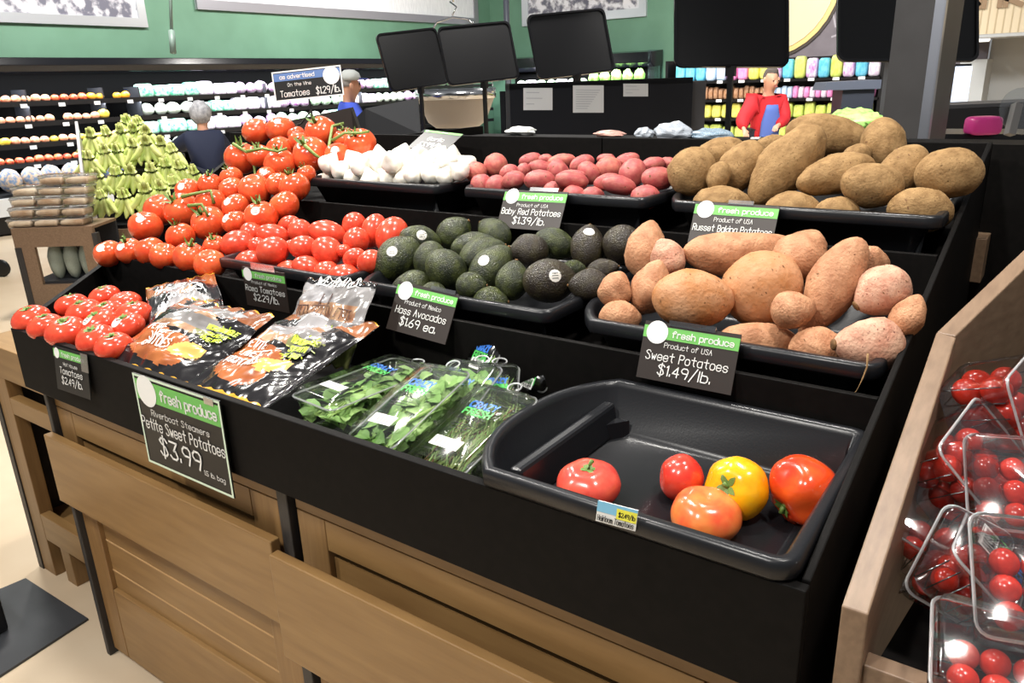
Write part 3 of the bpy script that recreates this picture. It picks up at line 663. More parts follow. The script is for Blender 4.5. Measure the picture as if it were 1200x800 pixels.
for k, ((x, y, w, h), m, ax, fl, rb, lab) in enumerate(HP):
    me = blob('heirloom_tomato', tomato_fn(k+20, fl, rb, .028 if k != 4 else .10), 32, 20); me.materials.append(m)
    p = on_y(x, y, Yh[k]); r = w/2/ppm(p)
    zz = .908+r*(fl if abs(ax.z) > .8 else 1)*.93
    d = p-CAM; p = CAM+d*((zz-1.5)/d.z); r = w/2/ppm(p)
    o = place(me, 'heirloom_tomato', 'tomato', 'heirloom tomatoes', p, ax, r, r, k*1.1); o['label'] = lab
    if k == 0: calyx(o, 5, .3, curl=.05, stem=.32)
    if k == 2: calyx(o, 5, .42, curl=.12, stem=.12)
    if k == 4: calyx(o, 6, .26, curl=.1, stem=.16)
    if k == 3:
        z0 = surf(me, V((0, 0, 1))).z+.004; mb = MB()
        for a in range(8): mb.add([V((0, 0, z0)), V((.10*math.cos(a*.785), .10*math.sin(a*.785), z0+.02)), V((.03*math.cos(a*.785+.39), .03*math.sin(a*.785+.39), z0+.008))], [(0, 1, 2)])
        child(o, 'blossom_scar', mb, mat('pale_scar', (226, 168, 120), .5))
# ------------------------------------------------------------------ avocados
AV = [(464,304,60,44,38,'s'),(496,280,46,30,-10,'s'),(529,274,42,36,40,''),(503,308,46,36,75,''),(525,318,52,42,-45,''),(555,288,50,30,10,''),(579,273,42,32,-40,''),(569,299,54,38,25,''),(574,313,60,42,48,'s'),(621,294,44,38,10,'d'),
 (649,287,48,34,-15,''),(690,288,50,38,80,'ds'),(726,287,44,42,70,'d'),(601,329,44,37,80,''),(644,329,62,48,5,'ds'),(690,334,44,36,0,'d'),(706,316,36,24,10,'d'),(673,314,26,18,0,''),(484,336,44,38,0,''),(574,353,40,36,0,''),(598,296,20,16,0,''),(508,343,30,28,0,''),(554,336,34,30,0,'')]
AVM = mesh_of([avo_fn(k) for k in range(4)], AVO, 'avocado'); AVM2 = mesh_of([avo_fn(k+5) for k in range(3)], AVOB, 'avocado')
items = pile([(x, y, L, W, a, .35*math.sin(k*1.9)) for k, (x, y, L, W, a, f) in enumerate(AV)], (1.21, 1.085, .17), lip=1.18, zf=1.012); av = []
for k, (i, r) in enumerate(zip(items, AV)):
    ax = i['ax'] if k % 3 else -i['ax']
    o = place((AVM2[k % 3] if 'd' in r[5] else AVM[k % 4]), 'avocado', 'avocado', 'avocados in a tray', i['p'], ax, i['hw'], i['hl']/1.36, k*1.7)
    if 's' in r[5]: sticker(o, *{0: (-.05, .3), 1: (.2, .2), 8: (-.35, .3), 11: (0, .75), 14: (.15, .15)}[k], .013)
    av.append((o, 'with a round sticker' if 's' in r[5] else ''))
    mb = MB(); mb.lathe((0.05, 0, 1.38), [(.09, -.06), (.10, .02), (.06, .05)], 8); child(o, 'stem_end', mb, SCAR)
rows_label(av, 4, .18, 'avocado', 'the avocado tray')
# ------------------------------------------------------------------ red potatoes
RP = [(558,202,24,22,40),(581,194,27,26,80),(565,217,24,24,10),(581,218,24,23,0),(599,202,22,17,20),(602,211,26,20,10),(622,188,27,16,15),(639,187,16,12,0),(614,200,18,15,60),(631,198,30,17,-10),(632,211,34,22,0),(658,189,32,16,10),
 (654,201,26,23,-60),(672,206,32,14,0),(670,216,37,20,-5),(682,192,28,18,25),(688,203,28,22,-50),(712,198,31,26,15),(710,186,20,11,0),(735,188,27,16,15),(741,203,35,28,60),(712,213,30,18,10),(725,217,38,21,-10),(768,193,28,17,15),(780,192,18,14,-20),(771,209,37,25,5),(756,231,32,26,5),(672,225,26,22,0),(650,223,24,20,0),(694,231,26,22,0),(738,192,30,14,-20)]
RPM = mesh_of([oval_fn(k+30, 1.18, 0, .09) for k in range(4)], REDP, 'red_potato'); RPM2 = mesh_of([oval_fn(k+36, 1.16, 0, .09) for k in range(2)], REDP2, 'red_potato')
def eyes(o, n, sd, sz=.05):
    "dark potato eyes pressed into the skin"
    random.seed(sd); mb = MB()
    for _ in range(n):
        d = V((random.uniform(-1, 1), random.uniform(-1, 1), random.uniform(-1, 1))).normalized(); p, nn = raycast(o, d)
        a = nn.cross(V((.3, .2, 1))).normalized(); b = nn.cross(a); s = sz*random.uniform(.6, 1.3)
        mb.add([p+nn*.008+(a*math.cos(q*1.047)*s*1.5+b*math.sin(q*1.047)*s*.7) for q in range(6)], [tuple(range(6))])
    return mb
items = pile([(x, y, L, W, a, .3*math.sin(k*2.3)) for k, (x, y, L, W, a) in enumerate(RP)], (1.68, 1.245, .17), lip=1.635, zf=1.152); rp = []
bpy.context.view_layer.update()
for k, i in enumerate(items):
    o = place(RPM2[k % 2] if k in (0, 1, 11, 17) else RPM[k % 4], 'red_potato', 'potato', 'red potatoes in a tray', i['p'], i['ax'], i['hw'], i['hl']/1.18, k*1.1)
    bpy.context.view_layer.update(); mb = eyes(o, 6, k, .07); child(o, 'eye', mb, EYE)['kind'] = 'stuff'
    rp.append((o, ''))
rows_label(rp, 4, .06, 'small red potato', 'the red potato tray')
# ------------------------------------------------------------------ russets
RU = [(812,201,53,50,60,0),(846,181,54,36,10,0),(871,195,64,44,50,0),(915,195,104,52,50,-.25),(967,160,90,44,-8,0),(1034,170,58,46,88,0),(976,207,86,42,16,0),(1021,219,66,48,-8,0),(1062,201,62,46,50,0),(1107,203,70,54,5,0),(1078,247,68,48,-5,0),
 (846,238,64,46,-5,0),(932,247,62,46,0,0),(982,250,50,40,10,0),(843,211,34,24,70,0),(906,169,36,20,10,0),(1004,182,32,24,20,0)]
RUM = mesh_of([oval_fn(k+50, 1.3, 0, .10, .03*(k % 3-1)) for k in range(5)]+[oval_fn(60, 1.75, 0, .16, .05), oval_fn(61, 1.85, 0, .12, -.04)], RUS, 'russet_potato')
items = pile([(r[0], r[1], r[2], r[3], r[4], r[5]) for r in RU], (1.68, 1.255, .27), lip=1.635, zf=1.152); ru = []
for k, (i, r) in enumerate(zip(items, RU)):
    el = i['hl']/i['hw']; me = RUM[6 if k == 4 else 5] if el > 1.65 else RUM[k % 5]
    e0 = 1.85 if me is RUM[6] else 1.75 if me is RUM[5] else 1.3
    o = place(me, 'russet_potato', 'potato', 'russet potatoes in a tray', i['p'], i['ax'], i['hw'], i['hl']/e0, k*1.9)
    bpy.context.view_layer.update(); child(o, 'eye', eyes(o, 9, 50+k, .045), EYE)['kind'] = 'stuff'
    ru.append((o, 'long and knobbly' if k in (3, 6) else ''))
rows_label(ru, 3, .06, 'russet potato', 'the russet tray')
ru[4][0]['label'] = 'largest long russet potato lying on top of the russet heap'; ru[5][0]['label'] = 'upright russet potato standing at the back of the heap beside the column'; ru[9][0]['label'] = 'broad russet potato at the far right end of the russet tray'
# ------------------------------------------------------------------ sweet potatoes
SP = [(757,292,64,42,76,0),(758,337,60,42,72,-.2),(724,341,40,36,60,0),(727,368,46,36,0,0),(790,301,44,36,-60,0),(859,294,122,46,4,0),(815,350,88,64,-4,0),(900,340,86,82,30,0),(938,300,60,54,60,0),(969,342,122,54,62,-.2),(1020,308,42,34,0,0),(1026,343,62,52,30,-.1),(1016,402,76,58,0,0),(1060,370,50,34,62,0),(893,401,92,50,0,0),(960,410,62,50,0,0),(930,360,50,40,0,.2)]
SPM = mesh_of([sweet_fn(k, 1.35, .7, .05, .12) for k in range(4)]+[sweet_fn(8, 2.5, .7, .22, .14)], SWE, 'sweet_potato')
SPM2 = mesh_of([oval_fn(70, 1.32, .12, .07), oval_fn(71, 1.05, .05, .06)], SWE2, 'sweet_potato')
SPM3 = mesh_of([sweet_fn(k+11, 1.4, .7, .05, .12) for k in range(3)], SWE3, 'sweet_potato')
SPC = mesh_of([carrot_fn(3)], SWE, 'sweet_potato')
items = pile([tuple(r) for r in SP], (1.22, 1.10, .36), lip=1.18, zf=1.012); 
LAB = ['tall pale sweet potato standing at the back left of the heap', 'stubby sweet potato leaning at the left front above the tray rim', 'round tan sweet potato low at the left rim of the tray', 'small tan sweet potato lying under the left end of the heap', 'reddish sweet potato tucked behind the long top one', 'long sweet potato lying across the top of the heap', 'broad orange sweet potato lying crosswise at the front of the heap', 'large round sweet potato at the middle of the heap', 'lumpy sweet potato behind the large round one', 'long tapering sweet potato pointing down over the tray front', 'pale sweet potato at the back beside the tapering one', 'pink knobbly sweet potato at the right with a thin root', 'pink sweet potato at the right front with a root hanging over the rim', 'narrow brown sweet potato leaning on the right rim', 'thin sweet potato lying low behind the front rim', 'small dark sweet potato low at the front beside the pink one', 'shaded sweet potato under the large round one']
for k, (i, lab) in enumerate(zip(items, LAB)):
    if k == 9: me, e0, ax = SPC[0], 2.15, i['ax']
    elif k == 6: me, e0, ax = SPM2[0], 1.38, i['ax']
    elif k == 7: me, e0, ax = SPM2[1], 1.07, i['ax']
    elif k == 5: me, e0, ax = SPM[4], 2.6, i['ax']
    elif k in (4, 11, 12): me, e0, ax = SPM3[k % 3], 1.48, -i['ax']
    else: me, e0, ax = SPM[k % 4], 1.43, i['ax']
    o = place(me, 'sweet_potato', 'sweet potato', 'sweet potatoes in a tray', i['p'], ax, i['hw'], i['hl']/e0, k*2.1); o['label'] = lab
    bpy.context.view_layer.update(); child(o, 'eye', eyes(o, 9, 90+k, .035), EYE)['kind'] = 'stuff'
    if k in (1, 5, 9, 11, 12):
        zt = -1 if k in (9,) else (1 if k != 1 else -1)
        p, nn = raycast(o, V((0, 0, zt))); mb = MB(); mb.lathe(p-V((0, 0, zt*.03)), [(.22, -.03*zt), (.2, .05*zt), (.13, .09*zt)] if zt > 0 else [(.13, -.09), (.2, -.05), (.22, .03)], 9)
        child(o, 'cut_end', mb, SCAR)
    if k == 12:
        w0 = on_y(1017, 414, 1.17); pts = [(1017, 414), (1016, 430), (1011, 443), (1004, 458), (996, 465), (983, 468)]
        mb = MB(); mb.tube([on_y(x, y, 1.163-.002*j) for j, (x, y) in enumerate(pts)], [.0016, .0014, .0012, .001, .0008, .0005], 6); mi = o.matrix_world.inverted(); mb.v = [mi @ v for v in mb.v]
        child(o, 'root', mb, mat('root_fibre', (150, 118, 78), .8))
# ------------------------------------------------------------------ garlic
GA = [(390,199,24),(415,203,24),(418,190,25),(434,188,23),(444,187,24),(456,190,25),(469,185,26),(479,194,24),(496,192,25),(509,187,24),(529,186,24),(536,202,23),(548,193,22),(452,205,25),(437,204,24),(475,206,25),(505,204,24),(520,206,22),(426,203,24),(464,199,24),(490,183,23),(516,195,24),(501,199,24),(383,208,18),(402,200,22),(486,205,23),(445,196,23)]
GAM = mesh_of([garlic_fn(k) for k in range(3)], GAR, 'garlic_bulb')
items = pile([(x, y, w, w*.95, 90, 0) for x, y, w in GA], (1.68, 1.255, .16), lip=1.635, zf=1.152); ga = []
for k, i in enumerate(items):
    random.seed(500+k)
    o = place(GAM[k % 3], 'garlic_bulb', 'garlic', 'garlic bulbs in a tray', i['p'], V((random.uniform(-.7, .7), random.uniform(-.6, .4), random.uniform(.4, 1))), i['hw']*1.02, i['hw']*1.15, k)
    mb = MB(); mb.lathe((0, 0, -.74), [(.14, -.02), (.22, .02), (.24, .06)], 10); child(o, 'root_plate', mb, mat('garlic_root', (206, 190, 158), .8))
    ga.append((o, ''))
rows_label(ga, 3, .05, 'white garlic bulb', 'the garlic tray')
# ================================================================== potato bags
BAGM = [mat('bag_black', (24, 22, 24), .2, coat=.3), mat('bag_orange_print', (176, 104, 56), .22, col2=(140, 72, 38), scale=14, coat=.25), mat('bag_yellow_strip', (232, 172, 60), .25, coat=.4),
        mat('bag_grey_print', (160, 158, 160), .2, col2=(120, 116, 114), scale=9, detail=8, coat=.25), mat('bag_tan_print', (180, 150, 120), .2, col2=(140, 96, 70), scale=30, coat=.5), mat('bag_green_print', (120, 122, 76), .2, coat=.5),
        mat('bag_cut_potato_print', (236, 176, 96), .2, coat=.5), mat('bag_brown_print', (122, 70, 40), .2, col2=(150, 92, 54), scale=12, coat=.5)]
LIME = mat('lime_print', (190, 216, 60), .3)
def bag(label, c, ax, ay, L, W, T, design, seed, droop=.0):
    "ax: across, ay: up the bag; both unit, c: middle; L long, W wide, T thick"
    ax, ay = ax.normalized(), ay.normalized(); ay = (ay-ax*ay.dot(ax)).normalized(); n = ax.cross(ay)
    if n.dot(CAM-c) < 0: n = -n
    t = thing('potato_bag', label, 'bag of potatoes', c-n*T*.5, 'bags of petite sweet potatoes')
    def P(u, v, e=0):
        k = max(0, 1-abs(u)**2.4)**.55*max(0, 1-abs(v)**3.2)**.7
        q = V((u*1.3, v*1.7, seed*3.7))
        lump = .75+.45*noise.noise(q*1.5)+.05*noise.noise(q*3)
        crease = .006*noise.noise(V((u*3.2+v*2, v*2.6-u*1.5, seed)))-.006*abs(noise.noise(V((u*4-v*3, v*2.5+u, seed+5))))**.7
        edge = .012*noise.noise(V((v*3, seed, 1.3)))*abs(u)+.004*math.sin(u*22+seed)*abs(v)**6
        uu = u*(1-.10*(1-abs(v)**4)*k*0)+.05*noise.noise(V((v*2.2, seed, .2)))*abs(u)
        return c+ax*(uu*W/2)+ay*(v*L/2+edge)+n*(T/2*k*lump+crease*(.4+k)+e-droop*(v*v))
    NU, NV = 44, 60; mb = MB(); vs = []; fs = []; ms = []
    for j in range(NV+1):
        for i in range(NU+1): vs.append(P(-1+2*i/NU, -1+2*j/NV))
    for j in range(NV):
        for i in range(NU):
            fs.append((j*(NU+1)+i, j*(NU+1)+i+1, (j+1)*(NU+1)+i+1, (j+1)*(NU+1)+i)); ms.append(design(-1+2*(i+.5)/NU, -1+2*(j+.5)/NV))
    b = len(vs)
    for j in range(NV+1):
        for i in range(NU+1):
            p = P(-1+2*i/NU, -1+2*j/NV); h = (p-c).dot(n); vs.append(p-n*h*1.05-n*(.002+.5*max(0, h)))
    for j in range(NV):
        for i in range(NU): fs.append((b+j*(NU+1)+i, b+(j+1)*(NU+1)+i, b+(j+1)*(NU+1)+i+1, b+j*(NU+1)+i+1)); ms.append(0)
    rim = [j*(NU+1) for j in range(NV+1)]
    for s0 in (lambda k: k, ):
        for j in range(NV):
            for i in (0, NU):
                a, d = j*(NU+1)+i, (j+1)*(NU+1)+i; fs.append((a, d, d+b, a+b)); ms.append(0)
        for i in range(NU):
            for j in (0, NV):
                a, d = j*(NU+1)+i, j*(NU+1)+i+1; fs.append((a, d, d+b, a+b)); ms.append(2)
    mb.v = vs; mb.f = fs; mb.m = ms; mb.build('bag_film', BAGM, t, smooth=True)
    def put(txts, m, name='lettering', wt=.13):
        mb = MB()
        for txt, u, v, h, mw, a in txts:
            l = fit_text(txt, h, mw, .05); ca, sa = math.cos(math.radians(a)), math.sin(math.radians(a)); fine = []
            for st in l:
                for p0, p1 in zip(st[:-1], st[1:]):
                    fine.append([(p0[0]+(p1[0]-p0[0])*q/2, p0[1]+(p1[1]-p0[1])*q/2) for q in range(3)])
            ribbon(mb, fine, lambda x, y: P(u+(x*ca-y*sa)/(W/2), v+(x*sa+y*ca)/(L/2), .003), h*wt)
        mb.build(name, m, t)
    return t, P, put
def ell(u, v, cu, cv, a, b, r=0):
    du, dv = u-cu, v-cv; c, s = math.cos(r), math.sin(r); return ((du*c+dv*s)/a)**2+((-du*s+dv*c)/b)**2 < 1
def front_design(u, v):
    if v < -.93 or v > .95: return 2
    if v > .05 and abs(u) > .55+.25*math.sin(v*9): return 0 if v < .6 else 7
    if v > .8: return 0 if int((u+1)*5) % 2 else 7
    if v > .05:                                     # sky, boat and river bank picture
        if ell(u, v, -.5, .60, .5, .24) : return 3
        if .42 < v < .56 and abs(u) < .75: return 4
        if .05 < v < .2: return 5 if u > .1 else 4
        if abs(u) > .86: return 7
        return 3
    if ell(u, v, .40, -.38, .30, .16, .3): return 6
    if ell(u, v, -.15, -.42, .55, .36, .2) or ell(u, v, -.55, -.22, .38, .28) or ell(u, v, .1, -.62, .4, .2): return 1
    return 0
def badge(P, t, u0, v0, r):
    mb = MB(); mb.add([P(u0, v0, .0035)]+[P(u0+r*math.cos(a*.5236), v0+r*.8*math.sin(a*.5236), .0035) for a in range(12)], [(0, 1+k, 1+(k+1) % 12) for k in range(12)]); mb.build('badge_disc', mat('badge_black', (18, 18, 18), .3), t)
    mb = MB()
    for k, (txt, mw) in enumerate((('MICROWAVABLE', .06), ('STEAM IN', .044), ('THE BAG', .04))):
        ribbon(mb, fit_text(txt, .012, mw, 0), lambda x, y: P(u0+x/.105, v0+.10-.13*k+(y-.006)/.15, .006), .0026)
    for a in range(10): mb.tube([P(u0+r*1.05*math.cos(a*.628), v0+r*.85*math.sin(a*.628), .004), P(u0+r*1.3*math.cos(a*.628), v0+r*1.05*math.sin(a*.628), .004)], .0012, 4)
    mb.build('badge_print', LIME, t)
def bag_px(label, bl, br, tl, zs, T, design, seed, **k):
    "three corners of the bag in the frame, each on its own height zs"
    a, b, c = on_z(*bl, zs[0]), on_z(*br, zs[1]), on_z(*tl, zs[2]); x, y = b-a, c-a
    y2 = y-x.normalized()*y.dot(x.normalized()); cc = a+x/2+y2/2+x.normalized()*y.dot(x.normalized())*.5
    return bag(label, cc, x, y2, y2.length, x.length, T, design, seed, **k)
FR = [('PETITE', -.45, -.12, .018, .05, 8), ('SWEET', -.22, -.32, .022, .07, 8), ('POTATOES', -.18, -.54, .022, .09, 8)]
t, P, put = bag_px('back potato bag showing its orange tied end, beside the beefsteak tomatoes', (186, 438), (284, 412), (166, 338), (.95, .97, 1.03), .055, front_design, 4)
put([('SWEET', 0, .62, .018, .06, 10), ('POTATOES', .1, .4, .018, .08, 10)], WHITE)
t, P, put = bag_px('left potato bag at the panel edge with white sweet potatoes lettering', (132, 425), (238, 458), (205, 346), (.955, .955, 1.045), .07, front_design, 1)
put(FR, WHITE); badge(P, t, .62, .16, .2)
a, b, c = on_y(340, 420, .99), on_y(424, 434, .99), on_y(346, 326, 1.10); x, y = b-a, c-a; y2 = y-x.normalized()*y.dot(x.normalized())
t, P, put = bag('upright potato bag at the back under the roma tray with a steamboat picture', a+x/2+y/2, x, y2, y2.length, x.length, .05, lambda u, v: 0 if v > .86 else 3 if v > -.35 and not (.0 < v < .4 and abs(u) < .8) else (4 if v > 0 else 7 if u < .2 else 5), 9)
put([('SWEET POTATOES', 0, .82, .02, .13, 0)], WHITE); badge(P, t, .35, -.42, .24)
mb = MB()
for k in range(15): mb.tube([P(-.7+.1*k, .06, .004), P(-.7+.1*k, .3, .004)], .001, 4)
mb.tube([P(-.75, .3, .004), P(0, .33, .004), P(.75, .3, .004)], .0012, 4); mb.tube([P(-.2, .34, .004), P(-.2, .62, .004)], .0016, 4); mb.tube([P(.1, .34, .004), P(.1, .62, .004)], .0016, 4)
mb.build('boat_print', mat('boat_line', (86, 60, 54), .5), t)
t, P, put = bag_px('right potato bag at the panel edge with a lime badge and cut potato picture', (243, 462), (345, 494), (322, 356), (.955, .955, 1.03), .075, front_design, 2)
put(FR, WHITE); badge(P, t, .48, .02, .26)
# ================================================================== herb clamshells in the front well
HERB = mat('herb_leaf', (134, 174, 94), .5, col2=(96, 140, 62), scale=14); HERB2 = mat('pale_herb_leaf', (160, 192, 120), .5, col2=(124, 164, 84), scale=14)
ROSE = mat('rosemary_needle', (166, 184, 118), .55, col2=(126, 152, 82), scale=20); TWIG = mat('herb_stem', (150, 182, 96), .55); BROWN = mat('rosemary_twig', (132, 98, 70), .6)
BLUEL = mat('blue_print_letters', (40, 110, 200), .4); GREENL = mat('green_print_letters', (70, 180, 80), .4); BAR = mat('bar_ink', (24, 24, 26), .6)
def rrect(w, l, r=.014, n=4):
    pts = []
    for cx, cy, a0 in ((w/2-r, l/2-r, 0), (-w/2+r, l/2-r, 90), (-w/2+r, -l/2+r, 180), (w/2-r, -l/2+r, 270)):
        for k in range(n+1):
            a = math.radians(a0+90*k/n); pts.append((cx+r*math.cos(a), cy+r*math.sin(a)))
    return pts
def clamshell(label, M, w, l, h, group, cat='herb pack', tab=True, name='herb_clamshell', ribs=0):
    "clear hinged pack: lid on top (local +z), tub below; M takes local to world"
    t = thing(name, label, cat, M @ V((0, 0, -h)), group)
    R = lambda s, z, e=0: [M @ V((x*s+(e if x > 0 else -e), y*s+(e if y > 0 else -e), z)) for x, y in rrect(w, l)]
    mb = MB(); rs = [R(.86, -h), R(.9, -h*.9), R(.95, -.004), R(1, -.003), R(1.0, .0)]
    mb.rings(rs, cap1=False); mb.build('tub', CLEAR, t, smooth=True)
    mb = MB(); rs = [R(1.01, .001), R(1.01, .005), R(.95, .006), R(.93, .016), R(.89, .018)]
    mb.rings(rs, cap0=False); mb.build('lid', CLEAR, t, smooth=True)
    mb = MB(); rim = R(1.0, .003); mb.tube(rim+[rim[0]], .0018, 6); mb.build('rim_seal', clear('plastic_rim', gloss=.35), t, smooth=True)
    for k in range(ribs):
        y = -l*.42+l*.84*k/(ribs-1); q = h*.9
        MB().tube([M @ V((sx*w*.5, y, -z)) for sx, z in ((-.95, .006), (-.89, q), (-.80, q*1.08), (.80, q*1.08), (.89, q), (.95, .006))], .0008, 5).build('rib', clear('rib_plastic', gloss=.2, rough=.15), t, smooth=True)
    if tab:
        mb = MB(); ring = [M @ V((.014*math.cos(a*.4488), l/2+.012+.011*math.sin(a*.4488), .004)) for a in range(15)]; mb.tube(ring, .0016, 5); mb.build('hang_tab', clear('plastic_rim'), t, smooth=True)
    return t
def herb_label(t, M, w, l, words, y0=.16, bar_y=-.28):
    def at(x, y, e=0): return M @ V((x, y, .0186+e))
    mb = MB(); ribbon(mb, fit_text(words[0], .014, w*.5), lambda x, y: at(x, l*y0+y), .0034); mb.build('brand_lettering', BLUEL, t)
    mb = MB(); ribbon(mb, fit_text(words[1], .014, w*.5), lambda x, y: at(x, l*y0-.018+y), .0034); mb.build('second_lettering', GREENL, t)
    mb = MB(); ribbon(mb, fit_text(words[2], .008, w*.5), lambda x, y: at(x, l*y0-.031+y), .0018)
    for k in range(3): ribbon(mb, [[(-w*.2, -k*.006), (w*.2-k*.006, -k*.006)]], lambda x, y: at(x, l*y0-.042+y), .0012)
    mb.build('herb_name', BAR, t)
    mb = MB(); y = l*bar_y; q = [(-w*.24, y-.011), (w*.24, y-.011), (w*.24, y+.011), (-w*.24, y+.011)]; mb.add([at(a, b) for a, b in q], [(0, 1, 2, 3)]); lb = mb.build('barcode_label', WHITE, t)
    mb = MB()
    for k in range(17):
        x = -w*.19+k*w*.0235; ww = (.0008, .0014, .0006)[k % 3]; mb.add([at(x, y-.007, .0004), at(x+ww, y-.007, .0004), at(x+ww, y+.008, .0004), at(x, y+.008, .0004)], [(0, 1, 2, 3)])
    mb.build('bars', BAR, lb)
def herb_bunch(label, M, w, l, h, kind, seed):
    random.seed(seed); t = thing('herb_bunch', label, 'herbs', M @ V((0, 0, -h)), None); lf = MB(); st = MB()
    if kind == 'leaf':
        for k in range(120):
            x, y, z = random.uniform(-.40, .40)*w, random.uniform(-.44, .42)*l, -h*random.uniform(.04, .8); a = random.uniform(0, 6.28); L = random.uniform(.028, .055); wd = L*random.uniform(.28, .42); tl = random.uniform(-.25, .25)
            d = V((math.cos(a), math.sin(a), tl)); s = V((-math.sin(a), math.cos(a), random.uniform(-.5, .5)))*wd; u = V((0, 0, 1)); p = V((x, y, z)); vs = []
            for q, ww, b in ((-1, .05, 0), (-.6, .75, .004), (0, 1, .007), (.55, .7, .004), (1, .03, -.002)):
                c = p+d*(L*.5*q*1.0)+u*b; vs += [c-s*ww, c+u*-.003, c+s*ww]
            vs = [M @ V((max(-w*.44, min(w*.44, v.x)), max(-l*.47, min(l*.47, v.y)), min(.006, max(-h*.88, v.z)))) for v in vs]
            fs = []
            for i in range(4): fs += [(3*i, 3*i+1, 3*i+4, 3*i+3), (3*i+1, 3*i+2, 3*i+5, 3*i+4)]
            lf.add(vs, fs, k % 2)
        for k in range(7):
            x = random.uniform(-.3, .3)*w; st.tube([M @ V((x, -l*.45, -h*.4)), M @ V((x+random.uniform(-.02, .02), -l*.15, -.006)), M @ V((x+random.uniform(-.03, .03), l*.2, -h*.2)), M @ V((x*.6, l*.4, -h*.4))], random.uniform(.0016, .0035), 6)
    else:
        for k in range(26):
            x0, x1 = random.uniform(-.38, .38)*w, random.uniform(-.40, .40)*w; y0, y1 = -l*.45, l*random.uniform(.05, .4); z0, z1 = -h*random.uniform(.1, .7), -h*random.uniform(.0, .5)
            A, B = V((x0, y0, z0)), V((x1, y1, z1)); st.tube([M @ A, M @ ((A+B)/2+V((random.uniform(-.01, .01), 0, .006))), M @ B], .0013, 5)
            for j in range(34):
                q = j/34; c = A.lerp(B, q)+V((0, 0, .006*math.sin(q*3.14))); d = (B-A).normalized(); s = V((random.uniform(-1, 1), random.uniform(-.2, .2), random.uniform(-.6, .8))).normalized(); e = c+(d*.9+s*.75)*random.uniform(.012, .022); k2 = s.cross(d).normalized()*.0019
                e.x = max(-w*.44, min(w*.44, e.x)); e.z = min(.008, e.z)
                lf.add([M @ (c-k2), M @ (c+k2), M @ (e+k2*.4), M @ (e-k2*.4)], [(0, 1, 2, 3)], j % 2)
    f = lf.build('foliage', [HERB, HERB2] if kind == 'leaf' else [ROSE, HERB2], t, smooth=False); f['kind'] = 'stuff'
    s = st.build('stems', TWIG if kind == 'leaf' else BROWN, t, smooth=True); s['kind'] = 'stuff'
def frame(o, x, y):
    x = V(x).normalized(); y = V(y); y = (y-x*y.dot(x)).normalized(); z = x.cross(y); m = Matrix((x, y, z)).transposed().to_4x4(); m.translation = V(o); return m
def pack_px(bl, br, tl, zs):
    a, b, c = on_z(*bl, zs[0]), on_z(*br, zs[1]), on_z(*tl, zs[2]); x = b-a; y = c-a; y = y-x.normalized()*y.dot(x.normalized())
    return frame(a+x/2+y/2, x, y), x.length, y.length
HG = 'clear clamshell packs of fresh herbs in the front well'
for lab, hl, bl, br, tl, zs, h, kind, words, sd in (
 ('clear herb pack at the back of the well standing up behind the others', 'green leaves inside the rearmost herb pack', (548, 432), (575, 442), (572, 402), (.95, .95, 1.0), .03, 'leaf', ('CRAZY', 'FRESH', 'MINT'), 5),
 ('clear herb pack in the dark corner beside the black tray', 'dark rosemary sprigs in the pack beside the black tray', (604, 446), (640, 462), (616, 426), (.93, .93, .965), .03, 'needle', ('CRAZY', 'FRESH', 'THYME'), 11),
 ('clear herb pack of large leaves between the barcode basil pack and the rosemary', 'large pale leaves in the middle herb pack', (458, 515), (520, 530), (506, 418), (.925, .925, 1.0), .04, 'leaf', ('CRAZY', 'FRESH', 'SAGE'), 3),
 ('clear rosemary pack lying behind the front rosemary pack', 'rosemary sprigs inside the pack behind', (548, 520), (602, 520), (566, 430), (.925, .925, .985), .04, 'needle', ('CRAZY', 'FRESH', 'THYME'), 13),
 ('large flat clear herb pack leaning beside the potato bags', 'tangled green leaves in the large flat pack beside the bags', (340, 465), (388, 484), (434, 412), (.965, .965, .965), .065, 'leaf', ('CRAZY', 'FRESH', 'BASIL'), 1),
 ('tilted clear herb pack with a thick curved stem and barcode', 'green leaves and a curved stem in the tilted pack', (406, 514), (458, 530), (463, 422), (.945, .955, 1.005), .045, 'leaf', ('CRAZY', 'FRESH', 'BASIL'), 2),
 ('clear rosemary pack nearest the black tray, full of needles with barcode', 'rosemary sprigs in the front pack nearest the tray', (474, 538), (540, 562), (536, 446), (.925, .935, .985), .04, 'needle', ('CRAZY', 'FRESH', 'ROSEMARY'), 7)):
    M, w, l = pack_px(bl, br, tl, zs)
    t = clamshell(lab, M, w, l, h, HG); herb_label(t, M, w, l, words); herb_bunch(hl, M, w, l, h, kind, sd)
# ================================================================== the wooden bin on the right with cherry tomato clamshells
wb = thing('wooden_bin', 'wooden bin with raised side board holding clear packs of cherry tomatoes', 'bin', (.3, 1.1, .5))
pr = [V((-.12, .728, .45)), V((-.12, 1.218, .45)), V((-.12, 1.218, 1.134)), V((-.12, .728, .976))]
MB().prism(pr, (.026, 0, 0)).build('side_board', WOODG, wb, bev=.002)
d2 = V((.072, .232, 0)); n2 = V((.232, -.072, 0)).normalized()*.026
mb = MB(); a, b = V((-.12, 1.218, 0)), V((-.12, 1.218, 0))+d2*2.6
mb.hexa([V((a.x, a.y, .45)), V((b.x, b.y, .45)), V((b.x, b.y, .45))+n2, V((a.x, a.y, .45))+n2, V((a.x, a.y, 1.134)), V((b.x, b.y, 1.32)), V((b.x, b.y, 1.32))+n2, V((a.x, a.y, 1.134))+n2]); mb.build('side_board', WOODG, wb, bev=.002)
MB().box(-.094, .85, .74, .765, .45, .905).build('front_board', WOODG, wb, bev=.002)
